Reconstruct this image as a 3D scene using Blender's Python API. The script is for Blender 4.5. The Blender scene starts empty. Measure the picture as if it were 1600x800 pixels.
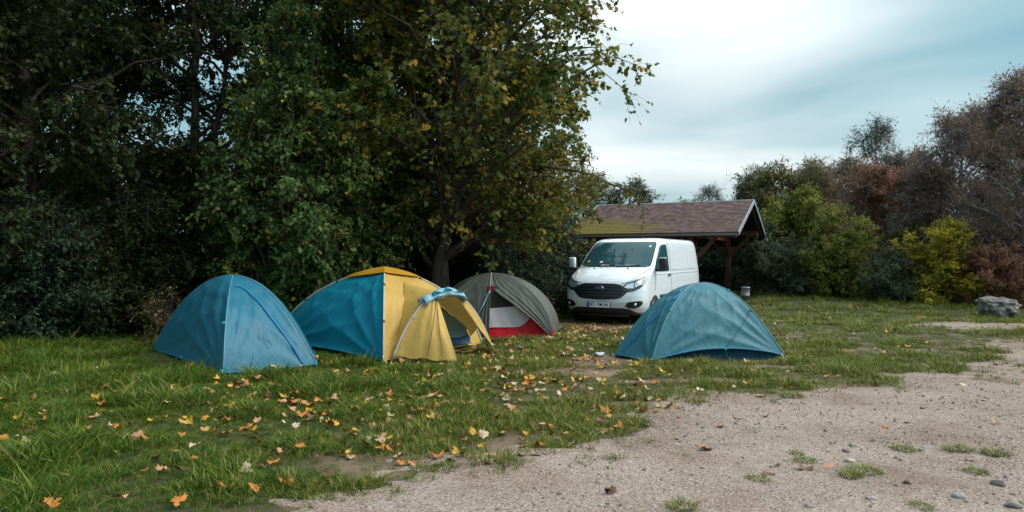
import bpy, bmesh, math, random
import numpy as np
from mathutils import Vector, Matrix, noise as mnoise

# ------------------------------------------------------------------ camera, sky, sun, exposure
SC = bpy.context.scene
COL = SC.collection
R = math.radians
EYE, FPX = 1.6, 1067.0            # eye height in metres, focal length in photo pixels
cam_d = bpy.data.cameras.new('camera')
cam_d.lens, cam_d.sensor_width = 24.0, 36.0
cam_d.clip_start, cam_d.clip_end = 0.1, 2000
cam = bpy.data.objects.new('camera', cam_d)
cam.location = (0, 0, EYE)
cam.rotation_euler = (R(90), 0, 0)
COL.objects.link(cam)
SC.camera = cam

SUN_AZ, SUN_EL = R(98), R(46)      # azimuth clockwise from +Y; veiled by cloud
SUN_DIR = Vector((math.sin(SUN_AZ)*math.cos(SUN_EL), math.cos(SUN_AZ)*math.cos(SUN_EL), math.sin(SUN_EL)))
sun_d = bpy.data.lights.new('sun', 'SUN')
sun_d.energy, sun_d.angle, sun_d.color = 1.3, R(55), (1.0, 0.95, 0.88)
sun = bpy.data.objects.new('sun', sun_d)
sun.rotation_euler = (-SUN_DIR).to_track_quat('-Z', 'Y').to_euler()
sun.location = (10, 20, 30)
COL.objects.link(sun)

world = bpy.data.worlds.new('World')
SC.world = world
world.use_nodes = True
nt = world.node_tree
nt.nodes.clear()
def N(tree, typ, **kw):
    n = tree.nodes.new(typ)
    for k, v in kw.items():
        if k.startswith('i_'):
            key = k[2:]
            n.inputs[int(key) if key.isdigit() else key].default_value = v
        else:
            setattr(n, k, v)
    return n
def L(tree, a, b): tree.links.new(a, b)
def math_node(tree, op, a, b=None, clamp=False):
    n = tree.nodes.new('ShaderNodeMath'); n.operation = op; n.use_clamp = clamp
    for i, v in enumerate((a, b)):
        if v is None: continue
        if isinstance(v, (int, float)): n.inputs[i].default_value = v
        else: tree.links.new(v, n.inputs[i])
    return n.outputs[0]
out = N(nt, 'ShaderNodeOutputWorld')
bg = N(nt, 'ShaderNodeBackground'); bg.inputs['Strength'].default_value = 0.1
sky = N(nt, 'ShaderNodeTexSky', sky_type='NISHITA', sun_disc=False)
sky.sun_elevation, sky.sun_rotation = SUN_EL, SUN_AZ
sky.air_density, sky.dust_density, sky.ozone_density = 1.0, 0.2, 1.5
tc = N(nt, 'ShaderNodeTexCoord')
sep = N(nt, 'ShaderNodeSeparateXYZ'); L(nt, tc.outputs['Generated'], sep.inputs[0])
zz = math_node(nt, 'ADD', math_node(nt, 'MAXIMUM', sep.outputs['Z'], 0.0), 0.22)
cx = math_node(nt, 'DIVIDE', sep.outputs['X'], zz)
cy = math_node(nt, 'DIVIDE', sep.outputs['Y'], zz)
comb = N(nt, 'ShaderNodeCombineXYZ'); L(nt, cx, comb.inputs[0]); L(nt, cy, comb.inputs[1])
cl = N(nt, 'ShaderNodeTexNoise'); cl.inputs['Scale'].default_value = 0.7; cl.inputs['Detail'].default_value = 4; cl.inputs['Roughness'].default_value = 0.45; cl.inputs['Distortion'].default_value = 0.4
cmap = N(nt, 'ShaderNodeMapping'); cmap.inputs['Location'].default_value = (5.1, 15.9, 10); cmap.inputs['Scale'].default_value = (0.8, 1.25, 1)
L(nt, comb.outputs[0], cmap.inputs[0]); L(nt, cmap.outputs[0], cl.inputs['Vector'])
dot = N(nt, 'ShaderNodeVectorMath', operation='DOT_PRODUCT'); L(nt, tc.outputs['Generated'], dot.inputs[0]); dot.inputs[1].default_value = (.255, .872, .417)   # the thinnest, brightest part of the cloud
dpos = math_node(nt, 'MAXIMUM', dot.outputs['Value'], 0.0)
glow = math_node(nt, 'POWER', dpos, 24.0)
glow2 = math_node(nt, 'POWER', dpos, 60.0)
# cloud cover: noise, thicker towards the veiled sun
cov = math_node(nt, 'ADD', cl.outputs['Fac'], math_node(nt, 'MULTIPLY', glow, 0.23))
ramp = N(nt, 'ShaderNodeValToRGB'); L(nt, cov, ramp.inputs[0])
ramp.color_ramp.elements[0].position = 0.34; ramp.color_ramp.elements[1].position = 0.74
ccol = N(nt, 'ShaderNodeMix', data_type='RGBA'); ccol.inputs[6].default_value = (1.5, 1.78, 1.86, 1); ccol.inputs[7].default_value = (2.7, 2.52, 2.36, 1)
L(nt, glow, ccol.inputs[0])
# thin high veil tints the clear sky teal
tint = N(nt, 'ShaderNodeMix', data_type='RGBA'); tint.inputs[0].default_value = 0.9
L(nt, sky.outputs[0], tint.inputs[6]); tint.inputs[7].default_value = (0.04, 0.66, 0.80, 1)
mixc = N(nt, 'ShaderNodeMix', data_type='RGBA')
L(nt, ramp.outputs[0], mixc.inputs[0]); L(nt, tint.outputs[2], mixc.inputs[6])
# overcast skies are about three times brighter overhead than at the horizon
cie = math_node(nt, 'ADD', math_node(nt, 'MULTIPLY', math_node(nt, 'MAXIMUM', sep.outputs['Z'], 0.0), 3.0), 1.0)
scl_ = N(nt, 'ShaderNodeVectorMath', operation='SCALE'); L(nt, ccol.outputs[2], scl_.inputs[0]); L(nt, cie, scl_.inputs['Scale']); L(nt, scl_.outputs[0], mixc.inputs[7])
L(nt, mixc.outputs[2], bg.inputs['Color']); L(nt, bg.outputs[0], out.inputs[0])

SC.view_settings.view_transform = 'Standard'
SC.view_settings.look = 'None'
SC.view_settings.exposure = 1.92
SC.view_settings.gamma = 1.0
SC.view_settings.use_curve_mapping = False
SC.cycles.max_bounces = 6
SC.cycles.diffuse_bounces = 3
SC.cycles.transmission_bounces = 4
SC.cycles.transparent_max_bounces = 6
SC.cycles.use_denoising = True

# ------------------------------------------------------------------ helpers
def tag(o, label=None, cat=None, group=None, kind=None):
    if label: o['label'] = label
    if cat: o['category'] = cat
    if group: o['group'] = group
    if kind: o['kind'] = kind
    return o
def empty(name, loc=(0, 0, 0), rz=0.0, **kw):
    o = bpy.data.objects.new(name, None); COL.objects.link(o)
    o.location = loc; o.rotation_euler = (0, 0, rz); o.empty_display_size = 0.2
    return tag(o, **kw)
def link(name, me, mat=None, parent=None, smooth=False):
    o = bpy.data.objects.new(name, me); COL.objects.link(o)
    if mat is not None and len(me.materials) == 0: me.materials.append(mat)
    if parent is not None: o.parent = parent
    if smooth and len(me.polygons): me.polygons.foreach_set('use_smooth', [True]*len(me.polygons))
    return o
def np_mesh(name, V, F, tint=None):
    """V (n,3); F (m,k) faces all with k corners; tint per face"""
    me = bpy.data.meshes.new(name)
    V = np.asarray(V, np.float32); F = np.asarray(F, np.int32)
    me.vertices.add(len(V)); me.vertices.foreach_set('co', V.ravel())
    m, k = F.shape
    me.loops.add(m*k); me.loops.foreach_set('vertex_index', F.ravel())
    me.polygons.add(m); me.polygons.foreach_set('loop_start', np.arange(0, m*k, k, dtype=np.int32))
    try: me.polygons.foreach_set('loop_total', np.full(m, k, dtype=np.int32))
    except Exception: pass
    if tint is not None:
        a = me.attributes.new('tint', 'FLOAT', 'FACE'); a.data.foreach_set('value', np.asarray(tint, np.float32))
    me.update(calc_edges=True)
    return me
def py_mesh(name, V, F):
    me = bpy.data.meshes.new(name); me.from_pydata([tuple(v) for v in V], [], [tuple(f) for f in F]); me.update(); return me
class MB:
    """collects simple solids into one mesh"""
    def __init__(s): s.V, s.F = [], []
    def add(s, V, F):
        b = len(s.V); s.V += [tuple(v) for v in V]; s.F += [tuple(i+b for i in f) for f in F]; return s
    def box(s, c, size, M=None):
        x, y, z = [q/2 for q in size]
        V = [Vector((i*x, j*y, k*z)) for i in (-1, 1) for j in (-1, 1) for k in (-1, 1)]
        if M is not None: V = [M @ v for v in V]
        V = [v + Vector(c) for v in V]
        return s.add(V, [(0, 1, 3, 2), (4, 6, 7, 5), (0, 4, 5, 1), (2, 3, 7, 6), (0, 2, 6, 4), (1, 5, 7, 3)])
    def bar(s, a, b, w, h):
        a, b = Vector(a), Vector(b); d = (b-a); l = d.length; d.normalize()
        up = Vector((0, 0, 1)) if abs(d.z) < 0.95 else Vector((0, 1, 0))
        sx = d.cross(up).normalized(); sz = sx.cross(d)
        M = Matrix((sx, d, sz)).transposed()
        return s.box((a+b)/2, (w, l, h), M)
    def tube(s, pts, rad, n=8, cap=True):
        pts = [Vector(p) for p in pts]; rings = []
        rads = rad if hasattr(rad, '__len__') else [rad]*len(pts)
        ref = Vector((0.31, 0.2, 0.93))
        for i, p in enumerate(pts):
            d = (pts[min(i+1, len(pts)-1)] - pts[max(i-1, 0)]).normalized()
            if abs(d.dot(ref)) > 0.97: ref = Vector((0.9, 0.3, 0.1))
            u = d.cross(ref).normalized(); v = u.cross(d)
            rings.append([p + (u*math.cos(2*math.pi*k/n) + v*math.sin(2*math.pi*k/n))*rads[i] for k in range(n)])
        b = len(s.V)
        for r in rings: s.V += [tuple(q) for q in r]
        for i in range(len(rings)-1):
            for k in range(n):
                k2 = (k+1) % n
                s.F.append((b+i*n+k, b+i*n+k2, b+(i+1)*n+k2, b+(i+1)*n+k))
        if cap:
            s.F.append(tuple(b+k for k in range(n))[::-1]); s.F.append(tuple(b+(len(rings)-1)*n+k for k in range(n)))
        return s
    def lathe(s, prof, n=20, axis='Z', c=(0, 0, 0)):
        b = len(s.V); c = Vector(c)
        for (r, z) in prof:
            for k in range(n):
                a = 2*math.pi*k/n
                v = Vector((r*math.cos(a), r*math.sin(a), z))
                if axis == 'X': v = Vector((z, r*math.cos(a), r*math.sin(a)))
                if axis == 'Y': v = Vector((r*math.sin(a), z, r*math.cos(a)))
                s.V.append(tuple(v+c))
        for i in range(len(prof)-1):
            for k in range(n):
                k2 = (k+1) % n
                s.F.append((b+i*n+k, b+i*n+k2, b+(i+1)*n+k2, b+(i+1)*n+k))
        return s
    def build(s, name, mat, parent=None, smooth=False, bevel=0):
        me = py_mesh(name, s.V, s.F)
        o = link(name, me, mat, parent, smooth)
        if bevel:
            m = o.modifiers.new('b', 'BEVEL'); m.width = bevel; m.segments = 2; m.limit_method = 'ANGLE'
        return o
def ground_px(px, py):
    d = EYE*FPX/(py-400.0); return ((px-800)/FPX*d, d)
def at_d(px, d): return (px-800)/FPX*d

# value noise, vectorised
def _hash(ix, iy, seed):
    h = (ix*374761393 + iy*668265263 + seed*1442695041) & 0x7fffffff
    h = ((h ^ (h >> 13))*1274126177) & 0x7fffffff
    return ((h ^ (h >> 16)) & 0xffff)/65535.0
def vnoise(x, y, seed=0):
    x = np.asarray(x, float); y = np.asarray(y, float)
    ix = np.floor(x).astype(np.int64); iy = np.floor(y).astype(np.int64)
    fx, fy = x-ix, y-iy; fx = fx*fx*(3-2*fx); fy = fy*fy*(3-2*fy)
    a, b = _hash(ix, iy, seed), _hash(ix+1, iy, seed); c, d = _hash(ix, iy+1, seed), _hash(ix+1, iy+1, seed)
    return (a*(1-fx)+b*fx)*(1-fy) + (c*(1-fx)+d*fx)*fy
def fbm(x, y, seed=0, o=4):
    s, a, t = 0, 0.5, 0
    for i in range(o):
        s = s + a*vnoise(np.asarray(x)*2**i, np.asarray(y)*2**i, seed+i); t += a; a *= .5
    return s/t
def sstep(a, b, x):
    t = np.clip((np.asarray(x, float)-a)/(b-a), 0, 1); return t*t*(3-2*t)

# ------------------------------------------------------------------ materials
def new_mat(name):
    m = bpy.data.materials.new(name); m.use_nodes = True
    t = m.node_tree; return m, t, t.nodes['Principled BSDF'], t.nodes['Material Output']
def set_ramp(rn, stops):
    e = rn.color_ramp.elements
    while len(e) > 1: e.remove(e[-1])
    e[0].position = stops[0][0]; e[0].color = (*stops[0][1], 1)
    for p, c in stops[1:]:
        q = e.new(p); q.color = (*c, 1)
def pmat(name, stops, scale=5.0, detail=5, rough=0.7, bump=0.0, bscale=None, metal=0.0, coat=0.0, stretch=(1, 1, 1), dist=0.0, spec=0.5, bdist=0.02):
    m, t, p, o = new_mat(name)
    if len(stops[0]) == 3: stops = [(i/max(1, len(stops)-1), c) for i, c in enumerate(stops)]
    co = N(t, 'ShaderNodeTexCoord'); mp = N(t, 'ShaderNodeMapping'); mp.inputs['Scale'].default_value = stretch
    L(t, co.outputs['Object'], mp.inputs[0])
    nz = N(t, 'ShaderNodeTexNoise'); nz.inputs['Scale'].default_value = scale; nz.inputs['Detail'].default_value = detail; nz.inputs['Distortion'].default_value = dist
    L(t, mp.outputs[0], nz.inputs['Vector'])
    rp = N(t, 'ShaderNodeValToRGB'); set_ramp(rp, stops); L(t, nz.outputs['Fac'], rp.inputs[0]); L(t, rp.outputs[0], p.inputs['Base Color'])
    p.inputs['Roughness'].default_value = rough; p.inputs['Metallic'].default_value = metal; p.inputs['Coat Weight'].default_value = coat
    p.inputs['Specular IOR Level'].default_value = spec
    if bump:
        n2 = N(t, 'ShaderNodeTexNoise'); n2.inputs['Scale'].default_value = bscale or scale*4; n2.inputs['Detail'].default_value = 6
        L(t, mp.outputs[0], n2.inputs['Vector'])
        b = N(t, 'ShaderNodeBump'); b.inputs['Strength'].default_value = bump; b.inputs['Distance'].default_value = bdist
        L(t, n2.outputs['Fac'], b.inputs['Height']); L(t, b.outputs[0], p.inputs['Normal'])
    return m
def leaf_mat(name, stops, trans=0.3, rough=0.5, rnd=0.25):
    """colour per leaf from the face attribute 'tint'"""
    m, t, p, o = new_mat(name)
    at = N(t, 'ShaderNodeAttribute', attribute_name='tint')
    rp = N(t, 'ShaderNodeValToRGB'); set_ramp(rp, stops); L(t, at.outputs['Fac'], rp.inputs[0])
    p.inputs['Roughness'].default_value = rough; p.inputs['Specular IOR Level'].default_value = 0.16
    L(t, rp.outputs[0], p.inputs['Base Color'])
    tr = N(t, 'ShaderNodeBsdfTranslucent'); L(t, rp.outputs[0], tr.inputs['Color'])
    mx = N(t, 'ShaderNodeMixShader'); mx.inputs[0].default_value = trans
    L(t, p.outputs[0], mx.inputs[1]); L(t, tr.outputs[0], mx.inputs[2]); L(t, mx.outputs[0], o.inputs[0])
    return m
def fabric(name, c, rough=0.42, trans=0.12, var=0.07, fold=0.16, wet=0.0):
    m, t, p, o = new_mat(name)
    co = N(t, 'ShaderNodeTexCoord')
    n1 = N(t, 'ShaderNodeTexNoise'); n1.inputs['Scale'].default_value = 3.5; n1.inputs['Detail'].default_value = 6; L(t, co.outputs['Object'], n1.inputs['Vector'])
    rp = N(t, 'ShaderNodeValToRGB'); set_ramp(rp, [(0.3, tuple(q*(1-var) for q in c)), (0.7, tuple(min(1, q*(1+var)) for q in c))]); L(t, n1.outputs['Fac'], rp.inputs[0])
    L(t, rp.outputs[0], p.inputs['Base Color']); p.inputs['Specular IOR Level'].default_value = 0.22
    rr = N(t, 'ShaderNodeMapRange'); rr.inputs[3].default_value = rough-0.08; rr.inputs[4].default_value = rough+0.12; L(t, n1.outputs['Fac'], rr.inputs[0]); L(t, rr.outputs[0], p.inputs['Roughness'])
    mp = N(t, 'ShaderNodeMapping'); mp.inputs['Scale'].default_value = (1.0, 1.0, 0.45); mp.inputs['Rotation'].default_value = (0.3, 0.5, 0.4); L(t, co.outputs['Object'], mp.inputs[0])
    n2 = N(t, 'ShaderNodeTexNoise'); n2.inputs['Scale'].default_value = 7; n2.inputs['Detail'].default_value = 4; n2.inputs['Distortion'].default_value = 1.6; L(t, mp.outputs[0], n2.inputs['Vector'])
    n3 = N(t, 'ShaderNodeTexNoise'); n3.inputs['Scale'].default_value = 28; n3.inputs['Detail'].default_value = 3; n3.inputs['Distortion'].default_value = 1.0; L(t, co.outputs['Object'], n3.inputs['Vector'])
    n4 = N(t, 'ShaderNodeTexNoise'); n4.inputs['Scale'].default_value = 4.5; n4.inputs['Detail'].default_value = 2; n4.inputs['Distortion'].default_value = 0.8; L(t, mp.outputs[0], n4.inputs['Vector'])
    cr = math_node(t, 'POWER', math_node(t, 'ABSOLUTE', math_node(t, 'SUBTRACT', n4.outputs['Fac'], 0.5)), 0.6)
    h = math_node(t, 'ADD', math_node(t, 'MULTIPLY', n2.outputs['Fac'], 0.8), math_node(t, 'ADD', math_node(t, 'MULTIPLY', n3.outputs['Fac'], 0.18), math_node(t, 'MULTIPLY', cr, 0.9)))
    b = N(t, 'ShaderNodeBump'); b.inputs['Strength'].default_value = fold; b.inputs['Distance'].default_value = 0.05
    L(t, h, b.inputs['Height']); L(t, b.outputs[0], p.inputs['Normal'])
    if trans:
        tr = N(t, 'ShaderNodeBsdfTranslucent'); L(t, rp.outputs[0], tr.inputs['Color'])
        mx = N(t, 'ShaderNodeMixShader'); mx.inputs[0].default_value = trans
        L(t, p.outputs[0], mx.inputs[1]); L(t, tr.outputs[0], mx.inputs[2]); L(t, mx.outputs[0], o.inputs[0])
    return m
def plain(name, c, rough=0.5, metal=0.0, coat=0.0, var=0.12, spec=0.5):
    return pmat(name, [(0.35, tuple(q*(1-var) for q in c)), (0.65, tuple(min(1, q*(1+var)) for q in c))], 9, 4, rough, metal=metal, coat=coat, spec=spec)

# ------------------------------------------------------------------ ground shape and cover maps
PATH_EDGE = [(-9.0, 1.2), (-3.4, 3.5), (-1.84, 4.27), (-1.3, 4.95), (-.52, 5.6), (.4, 6.1), (1.33, 7.1), (2.73, 8.2), (4.2, 8.85), (5.6, 9.5), (6.9, 10.4), (8.1, 12.4), (10.6, 13.9), (30, 16.5)]
def path_sd(x, y):
    """signed distance to the gravel's edge, positive on the gravel"""
    x = np.asarray(x, float); y = np.asarray(y, float)
    best = np.full(x.shape, 1e9); sg = np.ones(x.shape)
    for (x0, y0), (x1, y1) in zip(PATH_EDGE[:-1], PATH_EDGE[1:]):
        dx, dy = x1-x0, y1-y0
        t = np.clip(((x-x0)*dx+(y-y0)*dy)/(dx*dx+dy*dy), 0, 1)
        d = np.hypot(x-x0-t*dx, y-y0-t*dy); s = np.where(dx*(y-y0)-dy*(x-x0) < 0, 1.0, -1.0)
        m = d < best; best = np.where(m, d, best); sg = np.where(m, s, sg)
    return best*sg - .36
BARE = [(1.0, 9.45, .75, .42), (5.15, 11.5, .62, .35), (2.5, 8.75, 1.1, .18), (3.6, 9.8, 1.0, .2), (1.9, 16.0, 1.6, 1.5), (6.0, 10.6, .5, .2), (1.4, 10.6, .6, .6)]
GRAVEL2 = [(11.8, 15.6, 2.9, .7), (6.2, 16.9, .6, .16)]
def ell(x, y, lst):
    v = np.full(np.shape(x), -9.0)
    for (a, b, rx, ry) in lst: v = np.maximum(v, 1-np.hypot((x-a)/rx, (y-b)/ry))
    return v
def ground_z(x, y):
    x = np.asarray(x, float); y = np.asarray(y, float)
    z = 0.05*(fbm(x*.45, y*.45, 5, 3)-.5)*sstep(3, 6, y)
    z = z - 0.02*sstep(-0.1, 0.8, path_sd(x, y))
    bank = sstep(18.5, 24, y+.15*(x-9))*sstep(6, 10, x)*0.15
    return z + bank
def grass_cover(x, y):
    sd = path_sd(x, y)
    n = fbm(x*1.3, y*1.3, 21, 4)
    n2 = fbm(x*3.1, y*3.1, 33, 3)
    edge = sstep(0.55, -0.55, sd + (n-.5)*2.2 + (n2-.5)*1.1 + (fbm(x*7, y*7, 39, 2)-.5)*.9)
    c = edge
    mid = sstep(-1.6, .8, x)*sstep(12.5, 11, y)*sstep(5.2, 3.5, x)       # worn turf before the tents
    c = c*(1 - .32*mid*sstep(.42, .58, n2)) 
    c = c*(1-sstep(-.05, .35, ell(x, y, BARE)+(n2-.5)*.5))
    c = c*(1-sstep(-.1, .3, ell(x, y, GRAVEL2)+(n-.5)*.5))
    right = sstep(4, 6, x)*sstep(19, 15, y)
    c = c*(1-.6*right*sstep(.45, .62, n2))
    return np.clip(c, 0, 1)

# ------------------------------------------------------------------ ground sheet, gravel path
rng = np.random.default_rng(7)
random.seed(7)
def axis(lo, hi, fine_lo, fine_hi, step, n_out):
    mid = np.arange(fine_lo, fine_hi+step/2, step)
    a = fine_lo - np.geomspace(step, fine_lo-lo, n_out)[::-1]; b = fine_hi + np.geomspace(step, hi-fine_hi, n_out)
    return np.concatenate([a, mid, b])
def grid_mesh(name, xs, ys, zf):
    X, Y = np.meshgrid(xs, ys); Z = zf(X, Y)
    V = np.stack([X, Y, Z], -1).reshape(-1, 3)
    nx, ny = len(xs), len(ys); i = np.arange(nx-1)[None, :] + nx*np.arange(ny-1)[:, None]
    F = np.stack([i, i+1, i+1+nx, i+nx], -1).reshape(-1, 4)
    return np_mesh(name, V, F)
def point_attr(me, name, vals):
    a = me.attributes.new(name, 'FLOAT', 'POINT'); a.data.foreach_set('value', np.asarray(vals, np.float32))

def soil_material():
    m, t, p, o = new_mat('soil_and_thatch')
    co = N(t, 'ShaderNodeTexCoord')
    a = N(t, 'ShaderNodeAttribute', attribute_name='cover')
    n1 = N(t, 'ShaderNodeTexNoise'); n1.inputs['Scale'].default_value = 2.2; n1.inputs['Detail'].default_value = 8; L(t, co.outputs['Object'], n1.inputs['Vector'])
    n2 = N(t, 'ShaderNodeTexNoise'); n2.inputs['Scale'].default_value = 38; n2.inputs['Detail'].default_value = 6; n2.inputs['Roughness'].default_value = .7; L(t, co.outputs['Object'], n2.inputs['Vector'])
    soil = N(t, 'ShaderNodeValToRGB'); set_ramp(soil, [(.3, (.10, .062, .042)), (.5, (.19, .125, .09)), (.7, (.30, .215, .165))])
    thatch = N(t, 'ShaderNodeValToRGB'); set_ramp(thatch, [(.3, (.022, .03, .012)), (.55, (.05, .055, .02)), (.75, (.10, .085, .04))])
    f = math_node(t, 'ADD', math_node(t, 'MULTIPLY', n1.outputs['Fac'], .5), math_node(t, 'MULTIPLY', n2.outputs['Fac'], .5))
    L(t, f, soil.inputs[0]); L(t, f, thatch.inputs[0])
    mx = N(t, 'ShaderNodeMix', data_type='RGBA')
    L(t, math_node(t, 'ADD', a.outputs['Fac'], math_node(t, 'MULTIPLY', math_node(t, 'SUBTRACT', n2.outputs['Fac'], .5), .5), True), mx.inputs[0])
    L(t, soil.outputs[0], mx.inputs[6]); L(t, thatch.outputs[0], mx.inputs[7]); L(t, mx.outputs[2], p.inputs['Base Color'])
    p.inputs['Roughness'].default_value = .9; p.inputs['Specular IOR Level'].default_value = .2
    b = N(t, 'ShaderNodeBump'); b.inputs['Strength'].default_value = .8; b.inputs['Distance'].default_value = .03; L(t, n2.outputs['Fac'], b.inputs['Height']); L(t, b.outputs[0], p.inputs['Normal'])
    return m
def gravel_material():
    m, t, p, o = new_mat('gravel_surface')
    co = N(t, 'ShaderNodeTexCoord')
    v = N(t, 'ShaderNodeTexVoronoi'); v.inputs['Scale'].default_value = 105; v.inputs['Randomness'].default_value = 1; L(t, co.outputs['Object'], v.inputs['Vector'])
    v2 = N(t, 'ShaderNodeTexVoronoi'); v2.inputs['Scale'].default_value = 190; L(t, co.outputs['Object'], v2.inputs['Vector'])
    n1 = N(t, 'ShaderNodeTexNoise'); n1.inputs['Scale'].default_value = 1.1; n1.inputs['Detail'].default_value = 7; n1.inputs['Roughness'].default_value = .6; L(t, co.outputs['Object'], n1.inputs['Vector'])
    st = N(t, 'ShaderNodeValToRGB'); set_ramp(st, [(0, (.17, .13, .11)), (.35, (.29, .235, .205)), (.75, (.385, .32, .285)), (.95, (.46, .40, .36)), (1, (.64, .59, .55))])
    sepc = N(t, 'ShaderNodeSeparateColor'); L(t, v.outputs['Color'], sepc.inputs[0]); L(t, sepc.outputs[0], st.inputs[0])
    mud = N(t, 'ShaderNodeValToRGB'); set_ramp(mud, [(.35, (.78, .69, .63)), (.5, (.97, .92, .88)), (.66, (1.08, 1.05, 1.04))]); L(t, n1.outputs['Fac'], mud.inputs[0])
    mu = N(t, 'ShaderNodeMix', data_type='RGBA', blend_type='MULTIPLY'); mu.inputs[0].default_value = 1; L(t, st.outputs[0], mu.inputs[6]); L(t, mud.outputs[0], mu.inputs[7])
    rm = N(t, 'ShaderNodeMapping'); rm.inputs['Rotation'].default_value = (0, 0, R(-36)); rm.inputs['Scale'].default_value = (.12, 1.0, 1); L(t, co.outputs['Object'], rm.inputs[0])
    rn = N(t, 'ShaderNodeTexNoise'); rn.inputs['Scale'].default_value = 1.3; rn.inputs['Detail'].default_value = 5; L(t, rm.outputs[0], rn.inputs['Vector'])
    rr = N(t, 'ShaderNodeValToRGB'); set_ramp(rr, [(.36, (.58, .50, .45)), (.5, (.95, .92, .9)), (.64, (1.1, 1.08, 1.06))]); L(t, rn.outputs['Fac'], rr.inputs[0])
    mv = N(t, 'ShaderNodeMix', data_type='RGBA', blend_type='MULTIPLY'); mv.inputs[0].default_value = .4; L(t, mu.outputs[2], mv.inputs[6]); L(t, rr.outputs[0], mv.inputs[7])
    L(t, mv.outputs[2], p.inputs['Base Color']); p.inputs['Roughness'].default_value = .9; p.inputs['Specular IOR Level'].default_value = .25
    h = math_node(t, 'ADD', math_node(t, 'MULTIPLY', v.outputs['Distance'], -1), math_node(t, 'MULTIPLY', v2.outputs['Distance'], -.5))
    b = N(t, 'ShaderNodeBump'); b.inputs['Strength'].default_value = .9; b.inputs['Distance'].default_value = .012; L(t, h, b.inputs['Height']); L(t, b.outputs[0], p.inputs['Normal'])
    p.inputs['Specular IOR Level'].default_value = .15
    return m
M_SOIL, M_GRAVEL = soil_material(), gravel_material()
xs = axis(-300, 300, -14, 16, .14, 26); ys = axis(-60, 500, 2, 26, .14, 26)
me = grid_mesh('ground', xs, ys, ground_z)
X, Y = np.meshgrid(xs, ys)
point_attr(me, 'cover', grass_cover(X, Y).ravel())
tag(link('ground', me, M_SOIL, smooth=True), kind='structure')
# gravel: a thin sheet whose ragged edge dips under the soil
xs = axis(-40, 60, -5, 16, .09, 14); ys = axis(-20, 22, 2.5, 17, .09, 10)
def path_z(X, Y):
    sd = path_sd(X, Y) + (fbm(X*1.3, Y*1.3, 21, 4)-.5)*1.3 + (fbm(X*5, Y*5, 3, 4)-.5)*.8
    sd = np.maximum(sd, ell(X, Y, GRAVEL2)+(fbm(X*2, Y*2, 9, 3)-.5)*.5)
    up = sstep(-.30, -.04, sd)
    return ground_z(X, Y) - .035 + up*.045 + up*.012*(fbm(X*9, Y*9, 50, 3)-.5) + up*.03*(fbm(X*.9, Y*.9, 70, 2)-.5)
X, Y = np.meshgrid(xs, ys)
me = grid_mesh('gravel_path', xs, ys, path_z)
keep = (path_sd(X, Y).ravel() > -1.4) | (ell(X, Y, GRAVEL2).ravel() > -.6)
bm = bmesh.new(); bm.from_mesh(me); bm.verts.ensure_lookup_table()
bmesh.ops.delete(bm, geom=[v for v, k in zip(bm.verts, keep) if not k], context='VERTS'); bm.to_mesh(me); bm.free()
tag(link('gravel_path', me, M_GRAVEL, smooth=True), kind='structure')

# ------------------------------------------------------------------ scatter: one 'stuff' object from points + shared clumps
HID = bpy.data.collections.new('scatter_sources')      # not linked to the scene
def scatter_object(name, P, rot, scl, idx, sources, **kw):
    me = bpy.data.meshes.new(name); me.vertices.add(len(P)); me.vertices.foreach_set('co', np.asarray(P, np.float32).ravel())
    a = me.attributes.new('rot', 'FLOAT_VECTOR', 'POINT'); a.data.foreach_set('vector', np.asarray(rot, np.float32).ravel())
    a = me.attributes.new('scl', 'FLOAT_VECTOR', 'POINT'); a.data.foreach_set('vector', np.asarray(scl, np.float32).ravel())
    a = me.attributes.new('idx', 'INT', 'POINT'); a.data.foreach_set('value', np.asarray(idx, np.int32))
    o = link(name, me)
    c = bpy.data.collections.new(name+'_sources'); 
    for s in sources: c.objects.link(s)
    g = bpy.data.node_groups.new(name+'_nodes', 'GeometryNodeTree')
    g.interface.new_socket('Geometry', in_out='INPUT', socket_type='NodeSocketGeometry'); g.interface.new_socket('Geometry', in_out='OUTPUT', socket_type='NodeSocketGeometry')
    gi, go = g.nodes.new('NodeGroupInput'), g.nodes.new('NodeGroupOutput')
    ci = g.nodes.new('GeometryNodeCollectionInfo'); ci.inputs['Collection'].default_value = c
    ci.inputs['Separate Children'].default_value = True; ci.inputs['Reset Children'].default_value = True
    ip = g.nodes.new('GeometryNodeInstanceOnPoints'); ip.inputs['Pick Instance'].default_value = True
    def na(n, typ):
        q = g.nodes.new('GeometryNodeInputNamedAttribute'); q.data_type = typ; q.inputs['Name'].default_value = n; return q.outputs['Attribute']
    g.links.new(gi.outputs[0], ip.inputs['Points']); g.links.new(ci.outputs[0], ip.inputs['Instance'])
    g.links.new(na('idx', 'INT'), ip.inputs['Instance Index']); g.links.new(na('rot', 'FLOAT_VECTOR'), ip.inputs['Rotation']); g.links.new(na('scl', 'FLOAT_VECTOR'), ip.inputs['Scale'])
    g.links.new(ip.outputs[0], go.inputs[0])
    md = o.modifiers.new('scatter', 'NODES'); md.node_group = g
    return tag(o, kind='stuff', **kw)

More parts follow.
